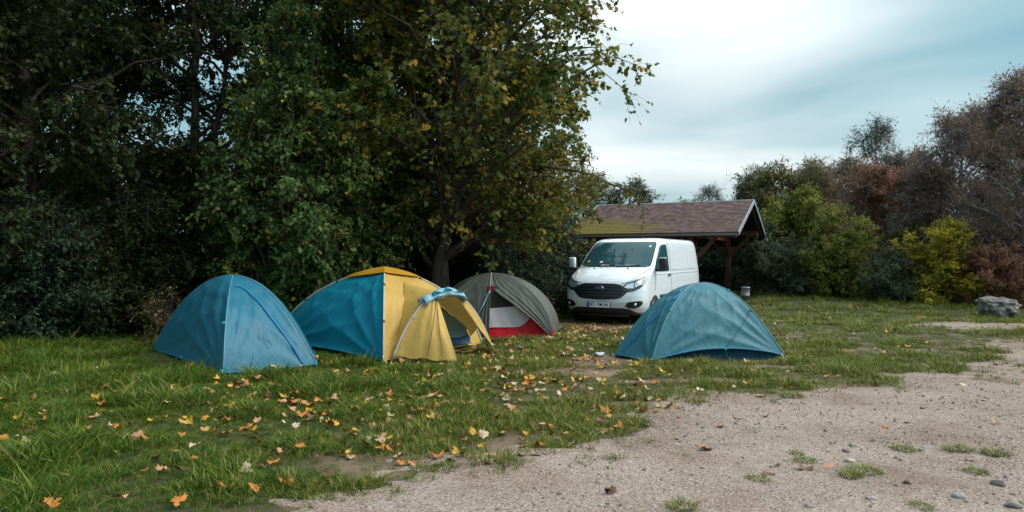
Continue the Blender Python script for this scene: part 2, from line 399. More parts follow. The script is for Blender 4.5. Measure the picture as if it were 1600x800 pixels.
def blade_clump(name, n, rad, h, droop, mat, seed, width=.006):
    r = np.random.default_rng(seed)
    V, F, T = [], [], []
    a = r.uniform(0, 2*np.pi, n); q = rad*np.sqrt(r.uniform(0, 1, n)); px, py = q*np.cos(a), q*np.sin(a)
    d = a + r.normal(0, .9, n); hh = h*r.uniform(.45, 1.15, n); dr = droop*r.uniform(.3, 1.5, n); w = width*r.uniform(.6, 1.3, n)
    ts = np.array([0, .4, .75, 1.0])
    for i in range(n):
        b = len(V); dx, dy = math.cos(d[i]), math.sin(d[i]); sx, sy = -dy, dx
        for j, t in enumerate(ts):
            o_ = dr[i]*hh[i]*t**1.8; z = hh[i]*(t - .35*min(1, dr[i])*t*t); ww = w[i]*(1-t**1.5)*.5
            x, y = px[i]+dx*o_, py[i]+dy*o_
            if j < 3: V += [(x-sx*ww, y-sy*ww, z-.01), (x+sx*ww, y+sy*ww, z-.01)]
            else: V.append((x, y, z-.01))
        F += [(b, b+1, b+3, b+2), (b+2, b+3, b+5, b+4), (b+4, b+5, b+6, b+6)]
        T += [r.uniform()]*3
    me = bpy.data.meshes.new(name)
    me.from_pydata(V, [], [f if f[2] != f[3] else f[:3] for f in F]); me.update()
    at = me.attributes.new('tint', 'FLOAT', 'FACE'); at.data.foreach_set('value', np.asarray(T, np.float32))
    me.materials.append(mat)
    return bpy.data.objects.new(name, me)
M_GRASS_LUSH = leaf_mat('grass_lush', [(0, (.020, .054, .005)), (.4, (.040, .098, .009)), (.74, (.09, .16, .018)), (.9, (.20, .20, .034)), (1, (.36, .26, .12))], .3, .42)
M_GRASS_SHORT = leaf_mat('grass_short', [(0, (.042, .078, .008)), (.45, (.095, .14, .015)), (.72, (.18, .20, .035)), (.87, (.31, .25, .08)), (1, (.40, .30, .16))], .25, .5)
g_lush = [blade_clump('clump_lush_%d' % i, 32, .08, .105, 1.2, M_GRASS_LUSH, 10+i, .0068) for i in range(6)]
g_short = [blade_clump('clump_short_%d' % i, 28, .07, .085, .95, M_GRASS_SHORT, 30+i, .0065) for i in range(6)]
def cand(n_per, y0, y1, wide=.95):
    n = int(wide*(y1**2-y0**2)*n_per)
    y = np.sqrt(rng.uniform(y0**2, y1**2, n)); x = rng.uniform(-1, 1, n)*(wide*y+.6); return x, y
KEEP_OUT = []   # footprints (polygons) where nothing grows: filled in before scattering
def in_poly(x, y, poly):
    ins = np.zeros(np.shape(x), bool); j = len(poly)-1
    for i in range(len(poly)):
        xi, yi = poly[i]; xj, yj = poly[j]
        ins ^= ((yi > y) != (yj > y)) & (x < (xj-xi)*(y-yi)/(yj-yi+1e-12)+xi); j = i
    return ins
def scatter_ground():
    Px, Py, S, I = [], [], [], []
    for (dens, y0, y1, big) in ((330, 3.2, 7.5, 1.0), (210, 7.5, 13, 1.1), (75, 13, 19, 1.45), (34, 19, 27, 2.0)):
        x, y = cand(dens, y0, y1); c = grass_cover(x, y)
        c = np.maximum(c, .22*sstep(1.0, -.3, path_sd(x, y))*sstep(.36, .62, fbm(x*2.9, y*2.9, 201, 4)))
        ok = rng.uniform(size=len(x)) < np.clip(c*1.15, 0, 1)
        for poly in KEEP_OUT: ok &= ~in_poly(x, y, poly)
        x, y, c = x[ok], y[ok], c[ok]
        lush = np.clip(sstep(.6, -3.2, x + (fbm(x*.8, y*.8, 61, 3)-.5)*3.0 - .15*(y-8)) , 0, 1)*sstep(17, 13, y)
        isl = rng.uniform(size=len(x)) < lush
        tall = .40 + 1.05*sstep(.32, .75, fbm(x*1.9, y*1.9, 77, 4))
        for poly in KEEP_OUT:      # trodden down round the tents
            q = np.array(poly); c_ = q.mean(0); g_ = 1+.35/np.linalg.norm(q-c_, axis=1).mean(); tall = np.where(in_poly(x, y, [tuple(p) for p in c_+(q-c_)*g_]), tall*.6, tall)
        s = rng.uniform(.7, 1.2, len(x))*tall*(.55+.5*np.sqrt(c))*np.where(isl, .72+.45*lush, 1.0)
        Px.append(x); Py.append(y); S.append(np.stack([s*big, s*big, s*(1+.25*(big-1))], -1)); I.append(np.where(isl, rng.integers(0, 6, len(x)), 6+rng.integers(0, 6, len(x))))
    x, y = np.concatenate(Px), np.concatenate(Py)
    P = np.stack([x, y, ground_z(x, y)], -1); rot = np.stack([.55*(fbm(x*.9, y*.9, 140, 2)-.5)+rng.normal(0, .2, len(x)), .8*(fbm(x*.9, y*.9, 150, 2)-.5)+rng.normal(0, .2, len(x)), rng.uniform(0, 6.28, len(x))], -1)
    for i, o in enumerate(g_lush): o.name = 'a%02d' % i
    for i, o in enumerate(g_short): o.name = 'b%02d' % i
    scatter_object('grass', P, rot, np.concatenate(S), np.concatenate(I), g_lush+g_short, label='green autumn grass growing round the tents', cat='grass')
    # pebbles
    peb = []
    for i in range(5):
        bm = bmesh.new(); bmesh.ops.create_icosphere(bm, subdivisions=1, radius=1)
        for v in bm.verts:
            v.co *= .75+.5*mnoise.noise(v.co*1.3+Vector((i*7, 0, 0))); v.co.z *= .6
        me = bpy.data.meshes.new('pebble'); bm.to_mesh(me); bm.free(); me.materials.append(M_PEB[i % len(M_PEB)])
        peb.append(bpy.data.objects.new('p%02d' % i, me))
    Px, Py, S = [], [], []
    for (dens, y0, y1, mn, mx) in ((1300, 3.4, 7, .003, .010), (300, 7, 11, .005, .011), (60, 11, 17, .008, .016), (90, 3.4, 9, .008, .024)):
        x, y = cand(dens, y0, y1, .9)
        sd = path_sd(x, y)+(fbm(x*1.3, y*1.3, 21, 4)-.5)*1.1
        pr = sstep(-.5, .3, sd)*(.35+.9*sstep(.4, .65, fbm(x*1.7, y*1.7, 91, 3)))
        ok = rng.uniform(size=len(x)) < pr; x, y = x[ok], y[ok]
        Px.append(x); Py.append(y); S.append(mn+(mx-mn)*rng.uniform(size=len(x))**2.5)
    x, y, s = np.concatenate(Px), np.concatenate(Py), np.concatenate(S)
    P = np.stack([x, y, path_z(x, y)+s*.2], -1); rot = rng.uniform(0, 6.28, (len(x), 3))*np.array([.1, .1, 1]); sc = s[:, None]*rng.uniform(.7, 1.3, (len(x), 3))
    scatter_object('gravel', P, rot, sc, rng.integers(0, 5, len(x)), peb, label='loose grey and pink pebbles lying on the track', cat='gravel')
M_PEB = [pmat('pebble_%d' % i, [tuple(q*.75 for q in c), c], 60, 4, .95, .3, 200, spec=.1) for i, c in enumerate([(.27, .225, .19), (.20, .17, .15), (.44, .39, .35), (.25, .195, .16), (.31, .245, .21)])]

# ------------------------------------------------------------------ trees and shrubs
def norm(v): return v/np.maximum(1e-9, np.linalg.norm(v, axis=-1, keepdims=True))
def tubes(P, Rd, sides):
    """P (n,k,3) polylines, Rd (n,k) radii -> V, F(quads)"""
    n, k, _ = P.shape
    T = np.empty_like(P); T[:, 1:-1] = P[:, 2:]-P[:, :-2]; T[:, 0] = P[:, 1]-P[:, 0]; T[:, -1] = P[:, -1]-P[:, -2]; T = norm(T)
    ref = np.where(np.abs(T[..., 2:3]) > .9, np.array([1., .1, 0]), np.array([0.1, 0, 1.])); U = norm(np.cross(T, ref)); W = np.cross(U, T)
    a = 2*np.pi*np.arange(sides)/sides
    V = P[:, :, None, :] + Rd[:, :, None, None]*(U[:, :, None, :]*np.cos(a)[None, None, :, None] + W[:, :, None, :]*np.sin(a)[None, None, :, None])
    base = (np.arange(n)*k*sides)[:, None, None] + (np.arange(k-1)*sides)[None, :, None]; j = np.arange(sides)[None, None, :]; j2 = (j+1) % sides
    F = np.stack([base+j, base+j2, base+sides+j2, base+sides+j], -1).reshape(-1, 4)
    return V.reshape(-1, 3), F
def bez(a, b, c, t): t = t[..., None]; return (1-t)**2*a + 2*t*(1-t)*b + t*t*c
OVAL = (np.array([(0, 0, 0), (.45, -.30, .07), (1, 0, -.05), (.45, .30, .07)]), [(0, 1, 2, 3)])
_mp = [(0, .03), (.02, .26), (-.06, .46), (.22, .36), (.34, .52), (.55, .40), (.62, .20), (.72, .24), (1.0, 0)]
MAPLE = (np.array([(x, y, .05*abs(y)-.12*x*x) for x, y in _mp] + [(x, -y, .05*abs(y)-.12*x*x) for x, y in _mp[-2::-1]]), None)
def leaves_mesh(name, P, D, Nn, size, template, tint):
    tv = template[0]; k = len(tv)
    D = norm(D); S = norm(np.cross(Nn, D)); Nn = np.cross(D, S)
    V = P[:, None, :] + size[:, None, None]*(tv[None, :, 0:1]*D[:, None] + tv[None, :, 1:2]*S[:, None] + tv[None, :, 2:3]*Nn[:, None])
    n = len(P)
    F = np.arange(n*k).reshape(n, k)
    return np_mesh(name, V.reshape(-1, 3), F, tint)
def plant_meshes(name, seed, h, rad, base, n1, n2, n3, nleaf, leaf, template, trunk_r=.15, lean=(0, 0), shrub=False, twig=.45, droop=.25, tiers=1.0, squash=.75, lump=.35, sec=.38, leaf_in=0.15, top_thin=0.0, twig_r=.004, stems=1, upw=.25):
    """returns (wood mesh, leaf mesh). h height, rad crown radius, base height of lowest foliage"""
    r = np.random.default_rng(seed)
    K = 7; ts = np.linspace(0, 1, K)
    Vs, Fs, off = [], [], 0
    def addt(P, Rd, s):
        nonlocal off
        V, F = tubes(P, Rd, s); Vs.append(V); Fs.append(F+off); off += len(V)
    top = np.array([lean[0], lean[1], h*.93])
    trunks = []
    if not shrub:
        for s in range(stems):
            tp = top + (0 if s == 0 else np.array([r.normal(0, .25*rad), r.normal(0, .25*rad), -.15*h]))
            b0 = np.array([.0, 0, -.15]) if s == 0 else np.array([r.normal(0, trunk_r*1.2)-.9*trunk_r, r.normal(0, trunk_r), -.15])
            c0 = np.array([tp[0]*.35+r.normal(0, .1), tp[1]*.35, h*.45])
            P = bez(b0, c0, tp, np.linspace(0, 1, 14)); P[1:-1] += r.normal(0, .025*rad/2, (12, 3))
            rr = trunk_r*(1 if s == 0 else .7)*(1-np.linspace(0, 1, 14))**.8+.012; rr[0] *= 1.45; rr[1] *= 1.1
            addt(P[None], rr[None], 10); trunks.append((b0, c0, tp))
    # primaries
    az = r.uniform(0, 2*np.pi, n1); zf = (np.arange(n1)+r.uniform(0, 1, n1))/n1
    prof = np.clip(np.sin(np.pi*np.clip(zf*.86+.12, 0, 1)), .05, 1)**.55*(1-.25*zf)
    lum = 1 + lump*(fbm(np.cos(az)*1.3+5, np.sin(az)*1.3+zf*2.6+9, seed, 2)-.5)*2
    rr = rad*prof*lum*r.uniform(.62, 1.0, n1)
    zt = base + (h-base)*zf
    f_l = zt/h
    tgt = np.stack([lean[0]*f_l+rr*np.cos(az), lean[1]*f_l+rr*np.sin(az), zt], -1)
    if shrub:
        st = np.stack([.22*rad*np.cos(az)*r.uniform(0, 1, n1), .22*rad*np.sin(az)*r.uniform(0, 1, n1), np.full(n1, -.06)], -1)
        ctl = st*.5+tgt*.5; ctl[:, :2] = st[:, :2]+(tgt[:, :2]-st[:, :2])*.3; ctl[:, 2] = tgt[:, 2]*.75
        r0 = np.full(n1, trunk_r)
    else:
        zs = np.clip((zt - r.uniform(.25, .6, n1)*rr*(.9+upw))/(h*.93), .12, .97)
        ti = r.integers(0, len(trunks), n1)
        st = np.stack([bez(np.array(trunks[i][0]), np.array(trunks[i][1]), np.array(trunks[i][2]), np.array(z)) for i, z in zip(ti, zs)])
        ctl = .5*(st+tgt); ctl[:, 2] += .12*rr*upw*4
        r0 = trunk_r*(1-zs)**.8*.42+.01
    P1 = bez(st[:, None], ctl[:, None], tgt[:, None], ts[None, :]); P1[:, 1:-1] += r.normal(0, .03*rad/2, (n1, K-2, 3))
    addt(P1, r0[:, None]*(1-ts[None, :])**.7+.006, 6)
    # secondaries
    i1 = r.integers(0, n1, n2); t1 = r.uniform(.25, 1, n2)
    kk = np.minimum((t1*(K-1)).astype(int), K-2); fr = (t1*(K-1)-kk)[:, None]
    s2 = P1[i1, kk]*(1-fr)+P1[i1, kk+1]*fr
    ax = norm(P1[i1, kk+1]-P1[i1, kk])
    d2 = norm(ax*.55 + r.normal(0, .62, (n2, 3)) + np.array([0, 0, upw*.4]))
    l2 = sec*rad*r.uniform(.4, 1, n2)*(1.15-.5*t1)
    e2 = s2+d2*l2[:, None]; c2 = .5*(s2+e2)+r.normal(0, .08, (n2, 3))*l2[:, None]; e2[:, 2] -= droop*l2*.4
    t5 = np.linspace(0, 1, 5); P2 = bez(s2[:, None], c2[:, None], e2[:, None], t5[None, :])
    addt(P2, (.35*r0[i1]*.5+.004)[:, None]*(1-t5[None, :]*.75), 4)
    # twigs
    i2 = r.integers(0, n2, n3); t2 = r.uniform(.15, 1, n3)
    kk = np.minimum((t2*4).astype(int), 3); fr = (t2*4-kk)[:, None]
    s3 = P2[i2, kk]*(1-fr)+P2[i2, kk+1]*fr
    d3 = norm(norm(P2[i2, kk+1]-P2[i2, kk])*.6+r.normal(0, .6, (n3, 3))*np.array([1, 1, squash]))
    l3 = twig*r.uniform(.45, 1.1, n3); e3 = s3+d3*l3[:, None]; e3[:, 2] -= droop*l3*.5; c3 = .5*(s3+e3)+np.array([0, 0, .08])*l3[:, None]
    ok = e3[:, 2] > .05; s3, c3, e3, l3, i2 = s3[ok], c3[ok], e3[ok], l3[ok], i2[ok]; n3 = len(s3)
    t4 = np.linspace(0, 1, 4); P3 = bez(s3[:, None], c3[:, None], e3[:, None], t4[None, :])
    addt(P3, np.broadcast_to(twig_r*(1-.7*t4)[None, :], (n3, 4)), 3)
    wood = np_mesh(name+'_wood', np.concatenate(Vs), np.concatenate(Fs))
    # leaves
    w = np.ones(n3)
    if top_thin: w *= np.clip(1-top_thin*(e3[:, 2]/h), .02, 1)
    w *= .15+fbm(e3[:, 0]*.9+3, e3[:, 2]*.9+e3[:, 1]*.7, seed+4, 2)**2*2.2
    i3 = r.choice(n3, nleaf, p=w/w.sum()); tt = r.uniform(.1, 1.02, nleaf)
    p = bez(s3[i3], c3[i3], e3[i3], tt) + r.normal(0, .025, (nleaf, 3))
    out_ = norm(e3[i3]-s3[i3]); D = norm(out_*.6+r.normal(0, .55, (nleaf, 3))+np.array([0, 0, -.35]))
    Nn = norm(np.array([0, 0, 1.0])+.35*out_+r.normal(0, .42, (nleaf, 3)))
    size = leaf*r.uniform(.55, 1.2, nleaf)
    tint = np.clip(.45*r.uniform(size=n3)[i3] + .35*r.uniform(size=nleaf) + .2*r.uniform(size=n2)[i2[i3]], 0, 1)
    lv = leaves_mesh(name+'_leaves', p, D, Nn, size, template, tint)
    return wood, lv
def bark(name, a, b): return pmat(name, [(.3, a), (.7, b)], 9, 7, .9, .7, 22, stretch=(1, 1, .25), spec=.2, bdist=.03)
M_BARK = bark('bark_dark', (.022, .018, .014), (.075, .062, .05))
M_BARK_GREY = bark('bark_grey', (.13, .12, .118), (.27, .25, .24))
LM = {
 'maple': leaf_mat('maple_foliage', [(0, (.040, .072, .017)), (.48, (.076, .112, .023)), (.63, (.14, .15, .027)), (.76, (.30, .215, .028)), (.89, (.47, .25, .03)), (1, (.26, .12, .025))], .45, .55),
 'hazel': leaf_mat('hazel_foliage', [(0, (.032, .066, .022)), (.45, (.062, .115, .034)), (.68, (.11, .155, .036)), (.82, (.22, .21, .036)), (1, (.46, .34, .055))], .34, .5),
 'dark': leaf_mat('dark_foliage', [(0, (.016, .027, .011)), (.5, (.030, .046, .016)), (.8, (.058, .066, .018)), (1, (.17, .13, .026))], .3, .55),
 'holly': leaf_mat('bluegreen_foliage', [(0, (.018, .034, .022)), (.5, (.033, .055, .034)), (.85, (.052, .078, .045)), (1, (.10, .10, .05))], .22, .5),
 'green': leaf_mat('bush_foliage', [(0, (.07, .105, .022)), (.4, (.16, .19, .034)), (.75, (.29, .285, .055)), (1, (.40, .31, .07))], .48, .55),
 'sage': leaf_mat('sage_foliage', [(0, (.045, .06, .035)), (.5, (.085, .105, .065)), (.85, (.14, .15, .09)), (1, (.22, .18, .09))], .28, .55),
 'yellow': leaf_mat('yellow_foliage', [(0, (.16, .17, .02)), (.35, (.33, .31, .03)), (.7, (.52, .43, .045)), (1, (.64, .50, .08))], .48, .55),
 'russet': leaf_mat('russet_foliage', [(0, (.12, .062, .05)), (.4, (.25, .125, .09)), (.7, (.36, .18, .105)), (.9, (.31, .21, .08)), (1, (.20, .19, .07))], .45, .6),
 'brown': leaf_mat('brown_foliage', [(0, (.085, .078, .07)), (.35, (.15, .125, .11)), (.62, (.25, .16, .12)), (.8, (.36, .19, .09)), (1, (.15, .17, .06))], .32, .6),
 'willow': leaf_mat('olive_foliage', [(0, (.07, .08, .02)), (.5, (.14, .14, .035)), (.85, (.25, .2, .045)), (1, (.36, .22, .04))], .4, .55),
}
def plant(name, label, cat, px, d, meshes, lm, bk, rz=0.0, scale=1.0, group=None, bottom=None, sz=None):
    x = at_d(px, d); z = float(ground_z(x, d))
    e = empty(name, (x, d, z-.02), rz, label=label, cat=cat, group=group); e.scale = (scale, scale, sz or scale)
    w, l = meshes
    if not w.materials: w.materials.append(bk); w.polygons.foreach_set('use_smooth', [True]*len(w.polygons))
    if not l.materials: l.materials.append(None)
    link('trunk' if cat == 'tree' else 'stems', w, None, e); o = link('crown', l, None, e)
    o.material_slots[0].link = 'OBJECT'; o.material_slots[0].material = lm
    return e

# ------------------------------------------------------------------ the wood on the left
def hanging_branch(root):
    """a low limb of the maple reaching out towards the shelter, its twigs hanging down"""
    r = np.random.default_rng(5); o = np.array(root.location)
    limbs, Vs, Fs, off = [], [], [], 0
    def addt(P, Rd, s):
        nonlocal off
        V, F = tubes(P, Rd, s); Vs.append(V); Fs.append(F+off); off += len(V)
    for (a, b, c) in (((.15, 0, 3.3), (2.6, -.4, 4.2), (4.6, -.5, 2.85)), ((.1, .1, 3.0), (1.8, -.8, 3.9), (3.4, -1.0, 2.9))):
        P = bez(np.array(a), np.array(b), np.array(c), np.linspace(0, 1, 12)); P[1:] += r.normal(0, .03, (11, 3)); limbs.append((np.array(a), np.array(b), np.array(c)))
        addt(P[None], (np.linspace(.055, .008, 12))[None], 6)
    n = 60; li = r.integers(0, 2, n); t = r.uniform(.35, 1, n)
    s0 = np.stack([bez(*limbs[i], np.array(q)) for i, q in zip(li, t)]); e0 = s0+np.stack([r.normal(.12, .28, n), r.normal(0, .28, n), -r.uniform(.1, .95, n)*(.5+.6*t)], -1); c0 = .5*(s0+e0)+np.stack([r.normal(.1, .1, n), r.normal(0, .1, n), r.uniform(.02, .15, n)], -1)
    P = bez(s0[:, None], c0[:, None], e0[:, None], np.linspace(0, 1, 6)[None, :]); addt(P, np.broadcast_to(np.linspace(.007, .003, 6), (n, 6)), 4)
    w = np_mesh('branch', np.concatenate(Vs), np.concatenate(Fs)); link('branch', w, M_BARK, root, True)
    m = 1000; i = r.integers(0, n, m); q = r.uniform(.1, 1, m); p = bez(s0[i], c0[i], e0[i], q)+r.normal(0, .04, (m, 3))
    D = norm(r.normal(0, .5, (m, 3))+np.array([0, 0, -.7])); Nn = norm(r.normal(0, .5, (m, 3))+np.array([.1, -.3, .7]))
    lv = leaves_mesh('branch_leaves', p, D, Nn, .105*r.uniform(.55, 1.15, m), OVAL, np.clip(.35+.6*r.uniform(size=n)[i]*.7+.3*r.uniform(size=m)-.1, 0, 1)); link('branch_foliage', lv, LM['willow'], root)
LM['maple_far'] = leaf_mat('far_maple_foliage', [(0, (.035, .055, .016)), (.45, (.065, .08, .02)), (.7, (.13, .11, .024)), (1, (.28, .17, .03))], .35, .5)
PM = plant_meshes
m_maple = PM('maple', 11, 11.5, 4.45, 2.4, 70, 880, 7000, 50000, .108, MAPLE, .155, (1.2, 0), twig=.6, stems=2, droop=.45, lump=.3)
plant('maple_tree', 'tall maple with orange tinged leaves and dark trunk behind the grey tent', 'tree', 682, 15.4, m_maple, LM['maple'], M_BARK, rz=0.0)
plant('maple_tree', 'smaller yellowing maple between the tall maple and the van', 'tree', 812, 18.6, m_maple, LM['maple'], M_BARK, rz=2.4, scale=.60)
MAPLE_ROOT = bpy.data.objects['maple_tree']
hanging_branch(MAPLE_ROOT)
m_hazel = PM('hazel', 21, 6.6, 2.15, .25, 52, 660, 6000, 52000, .125, OVAL, .035, shrub=True, twig=.5, droop=.5)
plant('hazel_bush', 'big leafy green hazel rising behind the teal and yellow tent', 'bush', 455, 13.9, m_hazel, LM['hazel'], M_BARK, rz=1.0)
plant('hazel_bush', 'hazel with yellowing leaves left of the maple trunk', 'bush', 556, 14.9, m_hazel, LM['hazel'], M_BARK, rz=3.3, scale=.82)
m_dark = PM('woodland', 31, 11, 3.4, .9, 66, 680, 5600, 60000, .135, OVAL, .17, twig=.55, droop=.4)
m_dark2 = PM('woodland_b', 37, 9.5, 2.9, .6, 62, 640, 5400, 56000, .125, OVAL, .13, twig=.5, droop=.3, stems=2)
G = 'dark trees of the wood'
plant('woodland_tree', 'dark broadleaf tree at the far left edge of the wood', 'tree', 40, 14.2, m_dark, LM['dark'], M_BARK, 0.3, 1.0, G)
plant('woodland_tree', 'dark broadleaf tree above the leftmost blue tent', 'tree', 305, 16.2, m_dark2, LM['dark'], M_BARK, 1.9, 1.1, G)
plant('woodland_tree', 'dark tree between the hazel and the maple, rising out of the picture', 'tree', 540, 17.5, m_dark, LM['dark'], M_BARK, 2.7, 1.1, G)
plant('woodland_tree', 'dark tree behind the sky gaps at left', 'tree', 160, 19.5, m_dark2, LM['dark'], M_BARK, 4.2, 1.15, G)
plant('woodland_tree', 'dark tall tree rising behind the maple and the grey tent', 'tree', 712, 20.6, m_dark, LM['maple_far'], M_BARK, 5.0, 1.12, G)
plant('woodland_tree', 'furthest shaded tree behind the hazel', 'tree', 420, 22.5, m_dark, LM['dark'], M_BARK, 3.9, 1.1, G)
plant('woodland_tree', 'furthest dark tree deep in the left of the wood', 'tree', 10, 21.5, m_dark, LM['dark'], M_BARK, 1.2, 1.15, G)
# unseen tree added left of the frame to deepen the wood's shade
plant('woodland_tree', 'unseen dark tree added beyond the left frame edge', 'tree', -340, 11.5, m_dark, LM['dark'], M_BARK, 2.2, 1.05, G)
m_under = PM('understory', 41, 2.7, 1.35, .05, 40, 400, 3400, 26000, .085, OVAL, .016, shrub=True, twig=.34, droop=.2)
m_under2 = PM('understory_b', 43, 2.2, 1.5, .02, 40, 400, 3400, 34000, .06, OVAL, .014, shrub=True, twig=.3, droop=.1)
G = 'dark shrubs under the wood'
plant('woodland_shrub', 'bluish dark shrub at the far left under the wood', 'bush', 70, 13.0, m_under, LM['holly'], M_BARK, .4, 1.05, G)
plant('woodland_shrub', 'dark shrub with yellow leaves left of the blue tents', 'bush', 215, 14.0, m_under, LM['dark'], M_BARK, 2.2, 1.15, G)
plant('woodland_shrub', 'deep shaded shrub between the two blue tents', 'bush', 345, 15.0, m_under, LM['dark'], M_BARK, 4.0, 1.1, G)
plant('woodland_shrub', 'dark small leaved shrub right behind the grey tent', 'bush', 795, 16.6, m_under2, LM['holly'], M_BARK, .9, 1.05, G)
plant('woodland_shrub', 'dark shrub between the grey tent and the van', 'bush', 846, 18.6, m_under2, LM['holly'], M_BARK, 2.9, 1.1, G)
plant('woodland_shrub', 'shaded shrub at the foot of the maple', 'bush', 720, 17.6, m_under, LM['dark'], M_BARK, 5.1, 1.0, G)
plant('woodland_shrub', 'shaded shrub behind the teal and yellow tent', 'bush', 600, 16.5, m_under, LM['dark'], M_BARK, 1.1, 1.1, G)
m_low = PM('low_shrub', 47, .95, .6, .05, 22, 110, 500, 900, .075, OVAL, .008, shrub=True, twig=.26)
LM['pinkish'] = leaf_mat('pinkish_foliage', [(0, (.05, .05, .018)), (.5, (.12, .10, .03)), (.8, (.24, .16, .08)), (1, (.34, .22, .16))], .25, .5)
plant('low_shrub', 'low scrubby shrub with pale leaves beside the leftmost tent', 'bush', 262, 12.6, m_low, LM['pinkish'], M_BARK, .5)
# trees right behind the maple, towards the shelter
m_olive = PM('olive', 53, 5.0, 2.4, .4, 44, 420, 3200, 17000, .10, OVAL, .10, twig=.5, droop=.6)
plant('olive_tree', 'yellowish green tree over the left end of the shelter roof', 'tree', 912, 33.0, m_olive, LM['willow'], M_BARK, .2, 1.15, 'olive trees behind the shelter')
plant('olive_tree', 'yellow tinged tree between the maple and the shelter', 'tree', 800, 22.0, m_olive, LM['willow'], M_BARK, 2.6, .80, 'olive trees behind the shelter')
plant('olive_tree', 'pale olive tree peeping over the ridge of the shelter', 'tree', 985, 32.0, m_olive, LM['sage'] , M_BARK, 4.4, 1.02, 'olive trees behind the shelter')

# ------------------------------------------------------------------ hedge and trees on the right
m_bush = PM('bush', 61, 3.2, 1.75, .03, 50, 560, 5000, 46000, .075, OVAL, .016, shrub=True, twig=.34, lump=.3)
m_bush2 = PM('bush_b', 67, 2.6, 1.9, .03, 50, 560, 5000, 46000, .07, OVAL, .016, shrub=True, twig=.32, lump=.35)
G = 'bushes of the hedge on the right'
plant('hedge_bush', 'dark sage bush behind the shelter post and bin', 'bush', 1204, 25.6, m_bush2, LM['sage'], M_BARK, .7, .80, G)
plant('hedge_bush', 'dark leafy bush seen between the shelter posts', 'bush', 1168, 30.0, m_bush, LM['holly'], M_BARK, 3.2, 1.0, G)
plant('hedge_bush', 'dark bush under the shelter roof behind the van', 'bush', 1105, 31.5, m_bush2, LM['holly'], M_BARK, 2.9, 1.05, G)
plant('hedge_bush', 'tall yellow green bush right of the shelter gable', 'bush', 1238, 32.0, m_bush, LM['green'], M_BARK, 2.0, 1.42, G)
plant('hedge_bush', 'bright green bush at the middle of the hedge', 'bush', 1312, 23.8, m_bush, LM['green'], M_BARK, 3.6, .98, G)
plant('hedge_bush', 'grey green low bush left of the yellow bush', 'bush', 1262, 24.6, m_bush2, LM['sage'], M_BARK, 4.4, .85, G)
plant('hedge_bush', 'low dark bush in front of the yellow bush', 'bush', 1392, 22.2, m_bush2, LM['sage'], M_BARK, 5.3, .66, G)
plant('hedge_bush', 'bright yellow autumn bush in the hedge', 'bush', 1466, 22.0, m_bush, LM['yellow'], M_BARK, 1.2, .98, G, sz=.80)
plant('hedge_bush', 'low russet bush behind the boulder', 'bush', 1560, 20.6, m_bush2, LM['russet'], M_BARK, .4, .72, G)
plant('hedge_bush', 'orange tinged bush left above the yellow bush', 'bush', 1415, 25.6, m_bush, LM['willow'], M_BARK, .9, .84, G)
m_rus = PM('russet', 71, 5.6, 2.3, .3, 50, 520, 5600, 42000, .085, OVAL, .10, twig=.5, stems=2, twig_r=.006, upw=.5)
m_brn = PM('thorn', 73, 7.2, 2.9, .3, 60, 700, 9000, 46000, .088, OVAL, .12, twig=.6, stems=2, twig_r=.006, upw=.6, lump=.45)
G = 'autumn trees on the right'
plant('autumn_tree', 'dusky tree crown reaching in from beyond the right frame edge', 'tree', 1668, 25.5, m_rus, LM['brown'], M_BARK_GREY, 1.3, 1.2, G)
plant('autumn_tree', 'low reddish tree between the green bush and the yellow bush', 'tree', 1395, 30.5, m_rus, LM['russet'], M_BARK_GREY, 5.3, .9, G)
plant('autumn_tree', 'reddish brown thinning tree above the green hedge', 'tree', 1350, 28.5, m_rus, LM['russet'], M_BARK_GREY, .3, .92, G)
plant('autumn_tree', 'russet tree behind the yellow bush', 'tree', 1445, 27.5, m_rus, LM['russet'], M_BARK_GREY, 2.4, .95, G)
plant('autumn_tree', 'dusky tree rising above the yellow bush', 'tree', 1502, 25.0, m_brn, LM['brown'], M_BARK_GREY, 1.0, .93, G)
plant('autumn_tree', 'tallest dusky half bare tree at the right edge', 'tree', 1610, 22.0, m_brn, LM['brown'], M_BARK_GREY, 3.1, 1.0, G)
plant('autumn_tree', 'dusky tree crown filling the right edge behind the boulder', 'tree', 1560, 26.5, m_rus, LM['brown'], M_BARK_GREY, 4.0, 1.25, G)
m_tall = PM('sparse', 79, 7.0, 2.3, 1.0, 50, 460, 4200, 11000, .09, OVAL, .07, twig=.5, upw=.7, lump=.5, twig_r=.006)
plant('slender_tree', 'slender dark crowned tree standing above the russet trees', 'tree', 1368, 32.5, m_tall, LM['holly'], M_BARK_GREY, .4, 1.1, 'slender sparse trees')
plant('slender_tree', 'slender thin tree just right of the shelter', 'tree', 1265, 34.0, m_tall, LM['willow'], M_BARK_GREY, 2.0, .86, 'slender sparse trees')
plant('slender_tree', 'small half bare tree above the shelter ridge', 'tree', 1108, 37.0, m_tall, LM['holly'], M_BARK_GREY, 3.0, .74, 'slender sparse trees')
plant('slender_tree', 'pale green crowned tree behind the shelter gable', 'tree', 1190, 38.0, m_tall, LM['sage'], M_BARK_GREY, 5.0, .9, 'slender sparse trees')
plant('slender_tree', 'faint thin tree further along the skyline', 'tree', 1315, 40.0, m_tall, LM['sage'], M_BARK_GREY, 1.0, 1.0, 'slender sparse trees')
G = 'middle row of the wood on the right'
